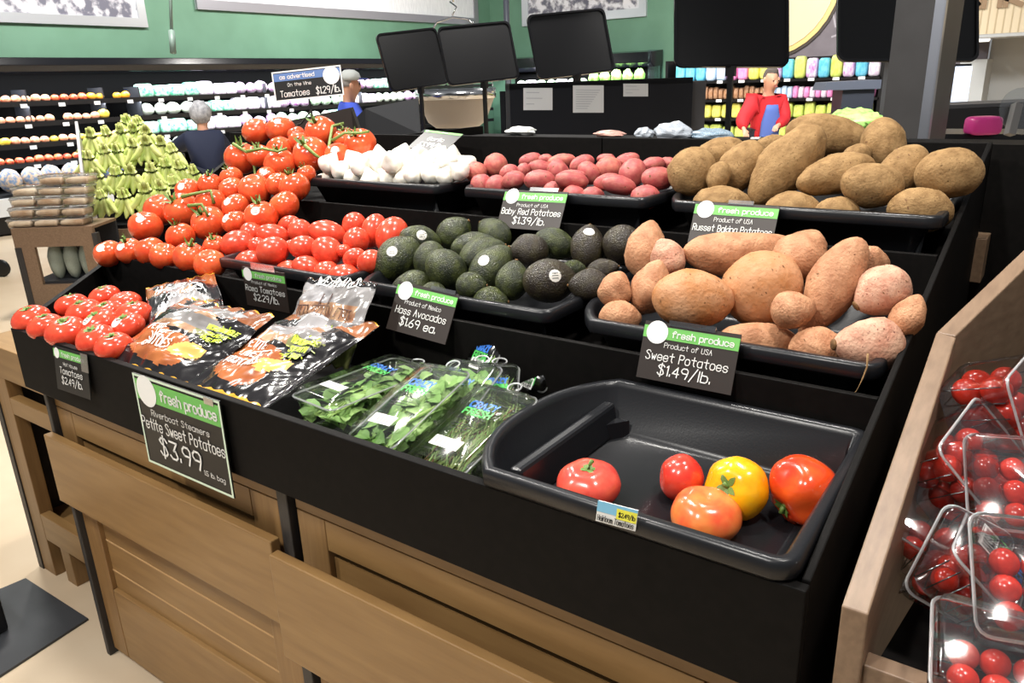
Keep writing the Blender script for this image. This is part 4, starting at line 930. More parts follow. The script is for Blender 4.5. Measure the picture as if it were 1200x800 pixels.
MB().hexa([V((-.094, .765, .84)), V((.85, .765, .84)), V((.85, 1.8, 1.0)), V((.07, 1.8, 1.0)), V((-.094, .765, .86)), V((.85, .765, .86)), V((.85, 1.8, 1.02)), V((.07, 1.8, 1.02))]).build('shelf', BLACK, wb)
MB().box(.1, .85, 1.82, 1.845, .45, 1.34).build('back_board', WOODG, wb)
CHERRY = mat('cherry_tomato_skin', (206, 50, 34), .22, col2=(186, 38, 24), scale=1.4, coat=.35, sss=.08)
CHM = mesh_of([oval_fn(k+80, 1.06, 0, .03) for k in range(3)], CHERRY, 'cherry_tomato')
CG = 'clear packs of cherry tomatoes in the wooden bin'
def cherry_pack(label, tl_label, M, w, l, h, n, seed, lab=False, r=.0155):
    random.seed(seed); t = clamshell(label, M, w, l, h, CG, 'tomato pack', tab=False, name='tomato_clamshell', ribs=6)
    if lab: herb_label(t, M, w*.9, l, ('CRAZY', 'FRESH', 'TOMATO'), .12, -.24)
    k = 0; nx = max(2, int(w*.84/(2*r))); ny = max(2, int(l*.86/(2*r))); nz_ = max(1, int(h*.95/(2*r)))
    for c in range(nz_):
        for b in range(ny):
            for a in range(nx):
                if k >= n: break
                ex = abs(a-(nx-1)/2) >= (nx-1)/2 or abs(b-(ny-1)/2) >= (ny-1)/2 or c == nz_-1
                if not ex: continue
                x = (a-(nx-1)/2)*2.02*r+random.uniform(-.001, .001); y = (b-(ny-1)/2)*2.02*r+random.uniform(-.001, .001); z = -h+r*1.25+c*2*r*.97
                o = place(CHM[k % 3], 'cherry_tomato', 'cherry tomato', tl_label[1], M @ V((x, y, z)), V((random.uniform(-1, 1), random.uniform(-1, 1), random.uniform(-1, 1))), r, r, k); o['label'] = tl_label[0]; k += 1
def lid3(A, B, C):
    a, b, c = on_d(*A), on_d(*B), on_d(*C); x, y = b-a, c-b; y2 = y-x.normalized()*y.dot(x.normalized()); o = a+x/2+y2/2
    if x.cross(y2).dot(CAM-o) < 0: return frame(o, y2, x), y2.length, x.length
    return frame(o, x, y2), x.length, y2.length
def tub_at(px, n, x, w, l, h):
    n = V(n).normalized(); x = V(x); x = (x-n*x.dot(n)).normalized(); y = n.cross(x); return frame(on_d(*px)+n*h/2, x, y), w, l
for (M, w, l), lab, tl, h, n, sd, lb, r in (
 (tub_at((1166, 482, 1.04), (.9, -.2, .35), (.2, .9, .1), .12, .13, .085), 'clear pack of larger cherry tomatoes at the bend of the wooden side board', 'cherry tomato in the clear pack at the bend of the wooden board', .085, 30, 1, False, .0185),
 (tub_at((1132, 560, .99), (.7, -.3, .6), (.15, .95, .2), .13, .15, .08), 'clear pack of cherry tomatoes leaning along the wooden side board', 'cherry tomato in the pack leaning along the wooden side board', .08, 34, 2, False, .0165),
 (tub_at((1092, 636, .97), (.35, -.3, .85), (.1, .95, .2), .10, .14, .06), 'clear pack of cherry tomatoes low in the corner by the board', 'cherry tomato in the low pack against the wooden board', .06, 22, 3, False, .0150),
 (lid3((1109, 588, .89), (1056, 690, .86), (1112, 792, .815)), 'clear cherry tomato pack with a diamond tilted lid nearest the front board', 'cherry tomato in the pack with a diamond tilted lid', 0.05, 22, 4, False, .0142),
 (lid3((1133, 598, .90), (1112, 648, .81), (1182, 762, .75)), 'clear cherry tomato pack with a white label, tilted in front of the diamond lid', 'cherry tomato in the clear pack with a white label', .055, 22, 5, True, .0142),
 (tub_at((1200, 690, .78), (.1, -.55, .8), (1, .2, .1), .10, .13, .05), 'clear pack of cherry tomatoes at the right edge beside the labelled pack', 'cherry tomato in the pack beside the labelled one', .05, 14, 6, False, .0142),
 (tub_at((1190, 575, .92), (.1, -.6, .75), (1, .2, .1), .11, .12, .04), 'almost empty looking clear pack above the labelled pack', 'cherry tomato in the pack above the labelled one', .04, 8, 7, False, .0142),
 (tub_at((1172, 800, .735), (.1, -.2, .95), (1, .15, 0), .13, .12, .055), 'clear pack of cherry tomatoes lying flat below the others', 'cherry tomato in the flat pack below the others', .055, 18, 8, False, .0142)):
    cherry_pack(lab, (tl, tl.replace('cherry tomato', 'cherry tomatoes')), M, w, l, h, n, sd, lb, r)
# ================================================================== what stands behind the display
DARK = mat('dark_grey_panel', (46, 47, 50), .55, spec=.25); BLK2 = mat('black_powder_coat', (16, 16, 18), .35, spec=.4); GLOSSB = mat('gloss_black_canopy', (14, 15, 20), .18)
rb = thing('produce_bin', 'black bin standing back to back behind the stepped display, its plain black edge showing', 'display bin', (-.7, 2.6, 0))
MB().box(-2.36, 1.2, 2.25, 2.27, 0, 1.315).build('front_panel', BLACK, rb); MB().box(-2.34, 1.18, 2.27, 3.05, 0, 1.265).build('carcass', BLACK, rb); MB().box(-.76, -.735, 2.246, 2.262, 1.29, 1.325).build('joint_clip', WHITE, rb)
MB().box(-2.36, -2.34, 2.27, 3.05, 0, 1.30).build('side_panel', BLACK, rb); MB().box(1.18, 1.2, 2.27, 3.05, 0, 1.30).build('side_panel', BLACK, rb)
tag(centre(MB().box(-.215, -.135, 2.16, 2.25, .99, 1.10).build('wooden_block', WOODG, bev=.002)), 'short brown wooden beam end sticking out right of the stepped bin', 'wood beam')
def panel_px(name, label, pts, ds, m, thick, cat, z0=0):
    P = [on_d(x, y, d) for (x, y), d in zip(pts, ds)]; h = V((fw.x, fw.y, 0)).normalized()*thick
    return P, h
gb = thing('produce_bin', 'dark grey sloped side panel of another bin behind the garlic', 'display bin', on_d(450, 170, 3.95)*1)
P = [on_d(403, 152, 4.0), on_d(428, 127, 4.0), on_d(490, 115, 4.0), on_d(493, 157, 4.0)]; h = V((fw.x, fw.y, 0)).normalized()*.03
mb = MB(); lo = [V((P[0].x, P[0].y, .0)), V((P[3].x, P[3].y, .0))]; mb.prism([lo[0], P[0], P[1], P[2], P[3], lo[1]], h); mb.build('side_panel', DARK, gb)
q = h*14; mb = MB(); mb.prism([P[0]+h, P[0]+q, V((P[0].x, P[0].y, 0))+q, V((P[0].x, P[0].y, 0))+h], RT*.02); mb.build('front_panel', DARK, gb)
mb = MB(); mb.prism([P[3]+h, P[3]+q, V((P[3].x, P[3].y, 0))+q, V((P[3].x, P[3].y, 0))+h], RT*-.02); mb.build('back_panel', DARK, gb)
gb = thing('produce_bin', 'brownish black bin end behind the vine tomatoes, below the advertised price sign', 'display bin', on_d(385, 170, 3.3))
P = [on_d(342, 141, 3.3), on_d(411, 126, 3.3), on_d(424, 162, 3.3), on_d(350, 165, 3.3)]
mb = MB(); mb.prism([P[0], P[1], P[2], V((P[2].x, P[2].y, 0)), V((P[3].x, P[3].y, 0))], V((fw.x, fw.y, 0)).normalized()*.06); mb.build('end_panel', mat('brown_black_panel', (48, 42, 38), .4), gb)
# sign boards on posts
def board(label, tl, tr, br, bl, d, post, dd=0):
    a, b, c, e = on_d(*tl, d), on_d(*tr, d+dd), on_d(*br, d+dd), on_d(*bl, d); x = (b-a); W = ((b-a).length+(c-e).length)/2; x = x.normalized(); y = ((a-e)+(b-c))/2; H = y.length; y = (y-x*y.dot(x)).normalized(); n = x.cross(y); o = (a+b+c+e)/4
    if n.dot(CAM-o) < 0: n = -n
    pb = on_d(post[0], post[1], d+dd/2)
    t = thing('sign_board', label, 'sign board', (pb.x, pb.y, 0), 'blank black sign boards on posts')
    O = rrect(W, H, .05, 5); mk = lambda s, z: [o+x*px*s[0]+y*py*s[1]+n*z for px, py in O]
    k = (1-.03/W, 1-.03/H)
    MB().rings([mk((1, 1), -.012), mk((1, 1), .0)]).build('board', BLK2, t)
    MB().rings([mk((1, 1), .0), mk((1, 1), .012), mk(k, .012), mk(k, .001)], cap0=False, cap1=False).build('frame', mat('gloss_black_frame', (20, 20, 22), .15), t)
    top = o-y*H*.5-n*.006
    mb = MB(); mb.obox(V((top.x, top.y, top.z/2)), V((.016, 0, 0)), V((0, .012, 0)), V((0, 0, top.z/2))); mb.build('post', BLK2, t)
    MB().obox(top-V((0, 0, .02)), V((.03, 0, 0)), V((0, .016, 0)), V((0, 0, .03))).build('bracket', BLK2, t)
    MB().lathe((top.x, top.y, 0), [(.16, 0), (.16, .01), (.02, .02)], 16).build('foot_plate', BLK2, t)
    return t
board('smallest blank black sign board, furthest along behind the garlic', (450, 41), (520, 33), (518, 99), (447, 106), 7.0, (484, 110), .35)
board('blank black sign board between the smallest one and the larger scratched one', (521, 33), (606, 25), (600, 93), (515, 99), 6.6, (557, 105), .2)
board('scratched blank black sign board behind the red potatoes', (626, 19), (718, 10), (710, 83), (621, 93), 6.1, (664, 96), .2)
board('large blank black sign board behind the russet heap, its foot beside the man in red', (791, -34), (927, -34), (921, 80), (789, 78), 4.7, (852, 82), 0)
board('large blank black sign board partly hidden behind the square column', (984, -42), (1152, -42), (1140, 74), (978, 70), 4.75, (1060, 80), 0)
# the square column with its corner guard
c0 = on_y(1086, 160, 3.9); cw = on_y(1086, 100, 3.9).x-on_y(1034, 100, 3.9).x
MB_ = MB().box(c0.x-cw-.01, c0.x, 3.9, 4.5, 0, 4.4); col = MB_.build('pillar', mat('dark_grey_column', (60, 58, 58), .5, col2=(68, 66, 66), scale=6)); struct(col)
mb = MB(); mb.box(c0.x-.035, c0.x+.002, 3.894, 3.9, 0, 4.4); mb.box(c0.x, c0.x+.006, 3.896, 3.95, 0, 4.4); mb.build('corner_guard', mat('brushed_metal', (176, 180, 190), .3, .8), col)
# black service counter with papers
A, B = on_d(597, 100, 4.9), on_d(812, 98, 5.5); dn = V((0, 0, 1))
sc = thing('service_counter', 'black counter wall with papers taped to it behind the red potatoes', 'counter', ((A.x+B.x)/2, (A.y+B.y)/2, 0))
hb = V((B.y-A.y, -(B.x-A.x), 0)).normalized()*-.06
if hb.dot(A-CAM) < 0: hb = -hb
zt = A.z
MB().prism([V((A.x, A.y, 0)), V((B.x, B.y, 0)), V((B.x, B.y, zt)), V((A.x, A.y, zt))], hb).build('counter_panel', mat('navy_black_panel', (30, 32, 38), .5, spec=.25), sc)
MB().prism([V((A.x, A.y, zt-.03)), V((B.x, B.y, zt-.03)), V((B.x, B.y, zt+.01)), V((A.x, A.y, zt+.01))], hb*1.15-hb*.05).build('top_edge', BLK2, sc)
dr = (B-A); dr.z = 0; fr = -hb.normalized()
def on_panel(x, y):
    d = ray(x, y); n = hb.normalized(); return CAM+d*((A-CAM).dot(n)/d.dot(n))+fr*.004
PAPER = mat('paper', (232, 234, 236), .6)
for k, (x0, y0, x1, y1, lab) in enumerate(((613, 103, 647, 129, 'landscape white paper taped on the counter wall, first from the hanging scale'), (671, 100, 707, 132, 'larger white paper with a faint grid taped at the middle of the counter wall'), (730, 98, 759, 113, 'small white paper taped on the counter wall beside the greens'))):
    q = [on_panel(x0, y1), on_panel(x1, y1), on_panel(x1, y0), on_panel(x0, y0)]
    mb = MB(); mb.prism(q, fr*.001); t = centre(mb.build('paper_notice', PAPER)); tag(t, lab, 'paper', 'papers taped on the counter wall')
    mb = MB(); u, v = q[1]-q[0], q[3]-q[0]
    for j in range(3 if k != 1 else 9):
        w = (.9-.06*j if k == 1 else (.5, .62, .3)[j]); vv = .84-.085*j if k == 1 else .8-.26*j
        ribbon(mb, [[(.1, vv), (.1+w*.85, vv)]], lambda a, b: q[0]+u*a+v*b+fr*.0022, .03 if k != 1 else .02)
    mb.build('faint_writing', mat('faint_ink', (190, 192, 200), .7), t)
gy = thing('grey_divider', 'short grey upright divider at the end of the counter wall, beside the red jacket', 'divider', on_d(822, 150, 5.5))
P = [on_d(815, 95, 5.5), on_d(838, 94, 5.5), on_d(838, 152, 5.5)]; mb = MB(); mb.prism([V((P[0].x, P[0].y, 0)), V((P[1].x, P[1].y, 0)), P[1], P[0]], hb*2); mb.v = [v+hb*1.6 for v in mb.v]; mb.build('divider_panel', mat('mid_grey_panel', (92, 92, 96), .55), gy)
# plastic bags and packs lying on the bin behind
BAGP = mat('crumpled_film', (206, 212, 220), .25, col2=(150, 160, 172), scale=40, coat=.3)
for k, (x, y, w, h, lab, m) in enumerate(((788, 142, 46, 24, 'crumpled clear plastic bag peaked on the bin behind', BAGP), (832, 145, 52, 16, 'blue and silver crinkled bag on the bin behind, left of the man in red', mat('blue_silver_film', (196, 206, 214), .25, col2=(70, 120, 150), scale=24)), (755, 146, 24, 14, 'small clear bag corner standing on the bin behind', BAGP), (715, 149, 38, 9, 'printed snack pack lying on the bin behind the red potatoes', mat('snack_print', (220, 200, 190), .3, col2=(190, 90, 60), scale=40)), (610, 148, 38, 11, 'white plastic bag lying on the bin behind, below the first paper', mat('white_film', (230, 232, 228), .3)))):
    p = on_y(x, y, 2.75+.06*k); s = ppm(p); p.z = 1.18+h/2/s*1.02
    random.seed(60+k); me = blob('plastic_bag', lambda v: V((v.x*(1+.35*nz(v, 1.8, k)), v.y*(1+.3*nz(v, 2, k+4)), v.z*(1+.4*nz(v, 1.6, k+8)))), 28, 18); me.materials.append(m); me.polygons.foreach_set('use_smooth', [False]*len(me.polygons))
    p = on_y(x, y, 2.75+.06*k); p.z = 1.262+h/2/s
    o = place(me, 'plastic_bag', 'plastic bag', 'loose bags on the bin behind', p, (0, 0, 1), w/2/s, h/2/s, 0, w/3/s); o['label'] = lab
# hanging scale
hs = on_d(535, 20, 8.4); t = thing('hanging_scale', 'hanging produce scale with chrome hooks and a pale pan', 'scale', hs)
TB = lambda pts, r, nm, m=CHROME: (lambda mb: (mb.tube(pts, r, 8), mb.build(nm, m, t, smooth=True)))(MB())
dd = 8.4
TB([on_d(531, -160, dd), on_d(531, 2, dd)], .012, 'rod'); TB([on_d(527, 2, dd), on_d(535, 8, dd), on_d(530, 18, dd)], .010, 'hook')
TB([on_d(x, y, dd) for x, y in ((506, 36), (512, 26), (530, 20), (548, 22), (562, 34))], .011, 'hanger_arm')
TB([on_d(x, y, dd) for x, y in ((506, 36), (490, 102))], .004, 'wire'); TB([on_d(x, y, dd) for x, y in ((562, 34), (578, 102))], .004, 'wire')
pc = on_d(534, 110, dd); mb = MB(); mb.lathe(pc, [(.43, .05), (.44, .055), (.44, -.05), (.42, -.055)], 28); mb.build('rim', CHROME, t, smooth=True)
mb = MB(); mb.lathe(pc, [(.0, -.36), (.24, -.35), (.32, -.29), (.42, -.05), (.425, -.05)], 28, cap=False); mb.build('pan', mat('pale_pan', (150, 144, 140), .4), t, smooth=True)
tag(centre((lambda mb: (mb.tube([on_d(590, -120, 7.6), on_d(597, 150, 7.6), V((on_d(597, 150, 7.6).x, on_d(597, 150, 7.6).y, 0))], .03, 8), mb.build('standing_pipe', mat('dark_pipe', (58, 62, 70), .35), smooth=True))[1])(MB())), 'dark upright pipe beside the hanging scale', 'pipe')
tag(centre((lambda mb: (mb.tube([on_d(197, -90, 8.6), on_d(201, 36, 8.6)], .018, 8), mb.tube([on_d(201, 36, 8.6), on_d(203, 62, 8.6)], .035, 8), mb.build('ceiling_cable', mat('grey_conduit', (120, 140, 132), .4), smooth=True))[-1])(MB())), 'thin grey conduit coming down to the case roof on the green wall', 'conduit')
# framed pictures on the green wall
FRAME = mat('silver_frame', (196, 200, 206), .3, .6); PHOTO = mat('old_photo', (214, 214, 220), .5, col2=(96, 96, 110), scale=7, detail=8, lo=.42, hi=.58)
def picture(label, p, u, W, H, n, m, fw_=.12, fm=None):
    t = thing('framed_picture', label, 'picture', p+u*W/2); up = V((0, 0, 1)); n = V(n)
    MB().prism([p, p+u*W, p+u*W+up*H, p+up*H], n*.03).build('backing', FRAME, t)
    mb = MB()
    for a, b, c, d in ((0, W, 0, fw_), (0, W, H-fw_, H), (0, fw_, fw_, H-fw_), (W-fw_, W, fw_, H-fw_)): mb.prism([p+u*a+up*c+n*.03, p+u*b+up*c+n*.03, p+u*b+up*d+n*.03, p+u*a+up*d+n*.03], n*.03)
    mb.build('frame', fm or FRAME, t); MB().prism([p+u*fw_+up*fw_+n*.031, p+u*(W-fw_)+up*fw_+n*.031, p+u*(W-fw_)+up*(H-fw_)+n*.031, p+u*fw_+up*(H-fw_)+n*.031], n*.004).build('print', m, t)
picture('black and white photograph in a silver frame on the green wall over the fruit shelves', V((-11.1, 4.2, 2.40)), V((0, 1, 0)), 2.46, 1.5, (1, 0, 0), PHOTO)
picture('very wide pale framed panel with grey border high on the green wall', V((-11.1, 7.5, 2.68)), V((0, 1, 0)), 6.9, 1.4, (1, 0, 0), mat('ribbed_pale_print', (232, 234, 238), .5, col2=(196, 200, 206), scale=16, stretch=(1, 12, .3)), .14, mat('dark_silver_frame', (150, 150, 158), .35, .5))
picture('black and white street photograph in a white frame on the far green wall', V((-10.2, 14.9, 2.62)), V((1, 0, 0)), 2.95, 1.5, (0, -1, 0), PHOTO, .16)
# ------------------------------------------------------------------ refrigerated wall case along the left wall
SHELFM = mat('dark_shelf', (20, 20, 23), .4); LIPM = mat('green_white_lip', (190, 226, 206), .4)
cs = thing('refrigerated_case', 'long black refrigerated wall case with glossy canopy and lit shelves of produce', 'display case', (-10.7, 8.5, 0))
MB().box(-11.08, -11.04, 2.5, 14.1, 0, 1.98).build('back_panel', mat('case_back', (5, 5, 6), .7, spec=.1), cs)
mb = MB(); mb.prism([V((-11.04, 2.5, 1.80)), V((-10.75, 2.5, 1.78)), V((-10.52, 2.5, 1.80)), V((-10.48, 2.5, 1.88)), V((-10.52, 2.5, 1.97)), V((-11.04, 2.5, 1.99))], (0, 11.6, 0)); mb.build('canopy', GLOSSB, cs, bev=.01)
for z in (1.44, 1.20, .95, .72): MB().box(-11.04, -10.52, 2.5, 14.1, z-.02, z).build('shelf', SHELFM, cs)
for z in (1.44, 1.20, .95, .72): MB().box(-10.525, -10.51, 2.5, 14.1, z-.035, z+.025).build('shelf_lip', SHELFM, cs)
MB().box(-11.04, -9.9, 2.5, 14.1, .02, .42).build('base_deck', BLK2, cs); MB().box(-9.9, -9.86, 2.5, 14.1, .22, .42).build('bumper', mat('white_bumper', (210, 214, 218), .4), cs)
for Y in (4.6, 5.55, 6.05, 8.15, 10.2, 12.3): MB().box(-10.9, -10.53, Y-.008, Y+.008, 1.22, 1.60).build('divider', mat('clear_grey_divider', (58, 60, 66), .4), cs)
TAGW = mat('shelf_tag', (240, 242, 244), .5)
for z in (1.44, 1.20, .95, .72):
    for k in range(10): MB().box(-10.509, -10.505, 4.5+k*.45, 4.58+k*.45, z-.05, z-.005).build('price_tag', TAGW, cs)
def strip(loc, L, p, rx): 
    l = bpy.data.lights.new('case_lamp', 'AREA'); l.energy = p; l.shape = 'RECTANGLE'; l.size = L; l.size_y = .06; l.color = (.92, .97, 1); o = bpy.data.objects.new('case_lamp', l); COL.objects.link(o); o.location = loc; o.rotation_euler = rx; return o
for z, k in ((1.775, 1.0), (1.41, .5), (1.17, .5), (.92, .5)): strip((-10.54, 8.3, z), 11.4, CASE_W*k, V((-.4, 0, -.9)).to_track_quat('-Z', 'Y').to_euler())
def goods(mesh, m): me = mesh.copy(); me.materials.clear(); me.materials.append(m); return me
UNIT = blob('fruit', lambda v: V((v.x, v.y, v.z*.9-.12*math.exp(-(math.hypot(v.x, v.y)/.3)**2)*(1 if v.z > 0 else 0))), 14, 10)
FR_ = {n: goods(UNIT, mat(n+'_skin', c, .35, col2=c2, scale=1.5)) for n, c, c2 in (('red_apple', (196, 44, 40), (220, 130, 80)), ('peach', (244, 200, 160), (236, 140, 110)), ('orange', (240, 160, 40), (244, 176, 60)), ('green_apple', (170, 210, 90), (190, 220, 120)), ('yellow_melon', (236, 200, 60), (240, 214, 90)))}
def packmesh(n, m, sh):
    def bagf(v): return V((v.x*(1+.1*nz(v, 2, 3)), v.y*(1+.12*nz(v, 2, 5)), v.z*(1+.12*nz(v, 1.7, 7)))) if sh == 'bag' else V((math.copysign(abs(v.x)**.4, v.x), math.copysign(abs(v.y)**.4, v.y), math.copysign(abs(v.z)**.4, v.z)))
    me = blob(n, bagf, 16, 12); me.materials.append(m); return me
PK = [('salad_bag', packmesh('salad_bag', mat('salad_print', (226, 238, 228), .35, col2=(150, 206, 140), scale=2.5), 'bag'), 'white and green salad bag'), ('berry_box', packmesh('berry_box', mat('white_pack', (240, 240, 242), .35, col2=(214, 190, 220), scale=2.5), 'box'), 'white plastic produce box'),
      ('cabbage', packmesh('cabbage', mat('pale_cabbage', (214, 232, 206), .5, col2=(240, 244, 236), scale=2.5), 'bag'), 'pale round cabbage'), ('salad_bag', packmesh('salad_bag', mat('lilac_pack', (236, 230, 240), .35, col2=(186, 120, 190), scale=2), 'bag'), 'white and lilac salad bag'),
      ('dip_tub', packmesh('dip_tub', mat('teal_tub', (210, 236, 226), .35, col2=(70, 180, 140), scale=2), 'box'), 'green lidded tub'), ('juice_bottle', packmesh('juice_bottle', mat('red_juice', (236, 200, 190), .3, col2=(210, 70, 60), scale=2), 'box'), 'red and white carton')]
SN = {1.44: 'top', 1.20: 'second', .95: 'third', .72: 'lowest'}
random.seed(21)
for z in (1.44, 1.20, .95, .72):
    row = {}; y = 4.15
    while y < 5.98:
        kind = {1.44: 'peach' if y < 4.95 else 'red_apple' if y < 5.4 else 'orange', 1.20: 'peach' if y < 5.5 else 'yellow_melon', .95: 'peach' if int(y*10) % 3 else 'yellow_melon', .72: 'red_apple' if y < 5.15 else 'green_apple'}[z]
        if kind == 'yellow_melon' and z == 1.20: r = .075; step = .5
        else: r = random.uniform(.050, .060); step = .115
        if random.random() < .86:
            o = place(FR_[kind], kind if kind != 'peach' else 'peach', 'fruit', f'fruit on the {SN[z]} shelf of the wall case', V((-10.58, y, z+r*.93)), (random.uniform(-.3, .3), random.uniform(-.3, .3), 1), r, r); row.setdefault(kind, []).append(o)
        y += step
    for kind, os_ in row.items():
        for i, o in enumerate(os_): o['label'] = f"{kind.replace('_', ' ')}, {ordn(i+1)} from left on the {SN[z]} shelf of the wall case"
for z, y1 in ((1.44, 13.4), (1.20, 13.4), (.95, 10.2), (.72, 7.0)):
    y = 6.2; n = 0; seq = {}
    while y < y1:
        sec = int((y-6.2)/.75); nm, me, lab = PK[(sec*2+int(z*10)) % 5] if y < 9.5 else PK[(sec+int(z*7)) % 6]
        w = random.uniform(.085, .12); h = random.uniform(.075, .10) if nm != 'cabbage' else .085
        o = place(me, nm, 'packaged produce' if nm != 'cabbage' else 'cabbage', f'packs on the {SN[z]} shelf of the wall case', V((-10.67, y, z+h*1.13)), (0, 0, 1), .08, h, 0, w)
        seq.setdefault(lab, []).append(o); y += w*2.12; n += 1
    for lab, os_ in seq.items():
        for i, o in enumerate(os_): o['label'] = f"{lab}, {ordn(i+1)} from left on the {SN[z]} shelf of the wall case"
BF_ = packmesh('fruit_bag', mat('bagged_fruit', (120, 150, 190), .3, col2=(226, 200, 170), scale=4, lo=.4, hi=.6), 'bag')
for i in range(7):
    o = place(BF_, 'fruit_bag', 'bag of fruit', 'bagged fruit on the case deck', V((-10.15+.03*(i % 2), 4.05+i*.235, 0.42+.165)), (0, 0, 1), .14, .14, 0, .12); o['label'] = f"blue bag of mixed fruit, {ordn(i+1)} from left on the deck of the wall case"
# rear wall case with greens
rc = thing('refrigerated_case', 'shorter black refrigerated case with leafy greens on the far green wall', 'display case', (-8.9, 14.5, 0))
MB().box(-10.4, -6.9, 14.80, 14.88, 0, 1.98).build('back_panel', MATS['case_back'], rc)
mb = MB(); mb.prism([V((-10.4, 14.8, 1.70)), V((-10.4, 14.45, 1.68)), V((-10.4, 14.3, 1.76)), V((-10.4, 14.33, 1.95)), V((-10.4, 14.8, 1.99))], (3.55, 0, 0)); mb.build('canopy', GLOSSB, rc)
MB().box(-10.4, -6.85, 14.2, 14.8, 0, 1.30).build('deck', MATS['case_back'], rc); MB().box(-6.9, -6.86, 14.25, 14.85, 1.3, 1.98).build('end_panel', clear('end_glass', (.8, .9, .95)), rc)
strip((-8.6, 14.25, 1.72), 3.4, CASE_W*.4, V((0, .6, -.8)).to_track_quat('-Z', 'Y').to_euler())
GRN = blob('lettuce', lambda v: v*(1+.35*nz(v, 3, 2)), 18, 12); GRN.materials.append(mat('lettuce_leaf', (120, 186, 80), .5, col2=(170, 220, 120), scale=5))
for i in range(12):
    x = -9.95+i*.255; g = x > -8.2
    o = place(GRN if g else PK[(0, 1, 0)[i % 3]][1], 'lettuce' if g else 'salad_bag', 'lettuce' if g else 'packaged produce', 'greens on the rear case', V((x, 14.4, 1.31+(.19 if g else .1))), (0, 0, 1), (.10 if g else .11), (.15 if g else .1), i, .112)
    o['label'] = f"{'frilly green lettuce' if g else 'white salad bag'}, {ordn(i+1 if not g else i-6)} from left on the rear case below the framed photograph"
# ------------------------------------------------------------------ banana stand
E1 = V((RT.x, RT.y, 0)).normalized(); E2 = V((fw.x, fw.y, 0)).normalized(); ZU = V((0, 0, 1))
bs = thing('banana_stand', 'black stepped stand with pale divider board carrying the banana bunches', 'display stand', on_d(175, 255, 6.2))
ba = on_d(108, 260, 5.98); ba.z = 0
for k, (z, d0) in enumerate(((.53, 0), (.64, .17), (.77, .34), (.90, .5), (1.0, .64))): MB().obox(ba+E1*(.50-.07*k)+E2*(d0+.17)+ZU*(z-.06), E1*(.50-.07*k), E2*.1, ZU*.06).build('step', BLK2, bs)
MB().obox(ba+E1*.52+E2*.35+ZU*.25, E1*.5, E2*.3, ZU*.25).build('base', WOODG, bs)
dv = [on_d(91, 142, 6.35), on_d(105, 262, 5.95)]; d2_ = V((dv[1].x, dv[1].y, dv[0].z))
MB().prism([V((dv[1].x, dv[1].y, .45)), dv[1]+ZU*.0, V((dv[1].x, dv[1].y, .62)), dv[0], V((dv[0].x, dv[0].y, .45))], E1*-.025).build('divider_board', mat('pale_divider', (188, 184, 186), .4), bs)
BAN = mat('banana_skin', (232, 234, 150), .45, col2=(184, 206, 104), scale=7, lo=.35, hi=.65); BTIP = mat('banana_tip', (150, 152, 82), .7)
def banana_mesh():
    mb = MB(); path = []; rr = []
    for k in range(9):
        q = k/8; a = -.7+1.5*q; path.append(V((.11*(1-math.cos(a))*1.2-.01, 0, -.19*q))); rr.append((.007, .009, .016, .022, .0245, .0245, .022, .016, .005)[k])
    mb.tube(path, rr, 8); o = mb.build('banana', [BAN], smooth=True); me = o.data; bpy.data.objects.remove(o); return me
BME = banana_mesh()
PX = [(120,238,0),(147,238,0),(172,231,0),(189,228,0),(204,222,0),(116,214,1),(138,211,1),(155,210,1),(178,207,1),(195,201,1),(211,204,1),(228,210,1),(106,192,2),(124,185,2),(139,184,2),(157,178,2),(173,175,2),(202,184,2),(190,176,2),(108,166,3),(126,164,3),(143,161,3),(172,163,3),(158,160,3),(150,150,4),(163,152,4)]
crown_m = MB().lathe((0, 0, 0), [(.020, -.03), (.026, 0), (.014, .022)], 8)
co = crown_m.build('crown', BTIP, smooth=True); CRM = co.data; bpy.data.objects.remove(co)
bb = {}
for k, (x, y, row) in enumerate(PX):
    random.seed(700+k); p = on_d(x, y, 5.98+.15*row+random.uniform(-.02, .02)); p.z += .10
    t = thing('banana_bunch', '', 'bananas', p, 'banana bunches on the stand'); yw = random.uniform(-.25, .25); bb.setdefault(row, []).append((x, t))
    for j in range(5):
        a = (j-2)*.42+yw; o = bpy.data.objects.new('banana', BME); COL.objects.link(o); o.parent = t
        zx = -E2*math.cos(a)+E1*math.sin(a); side = E1*math.cos(a)+E2*math.sin(a); up = ZU
        sp = (j-2)*.034; m = Matrix((zx, side, up)).transposed() @ Matrix.Rotation(-.10, 3, 'Y'); m = Matrix.Rotation((j-2)*-.21, 3, E2) @ m
        o.matrix_local = Matrix.Translation(E1*sp*.18+E2*random.uniform(-.01, .02)) @ m.to_4x4() @ Matrix.Scale(random.uniform(1.06, 1.22), 4)
    o = bpy.data.objects.new('crown', CRM); COL.objects.link(o); o.parent = t
for row, L in bb.items():
    for i, (x, t) in enumerate(sorted(L, key=lambda q: q[0])): t['label'] = f"bunch of greenish yellow bananas, {ordn(i+1)} from left on the {['lowest', 'second', 'third', 'fourth', 'topmost'][row]} step of the stand"
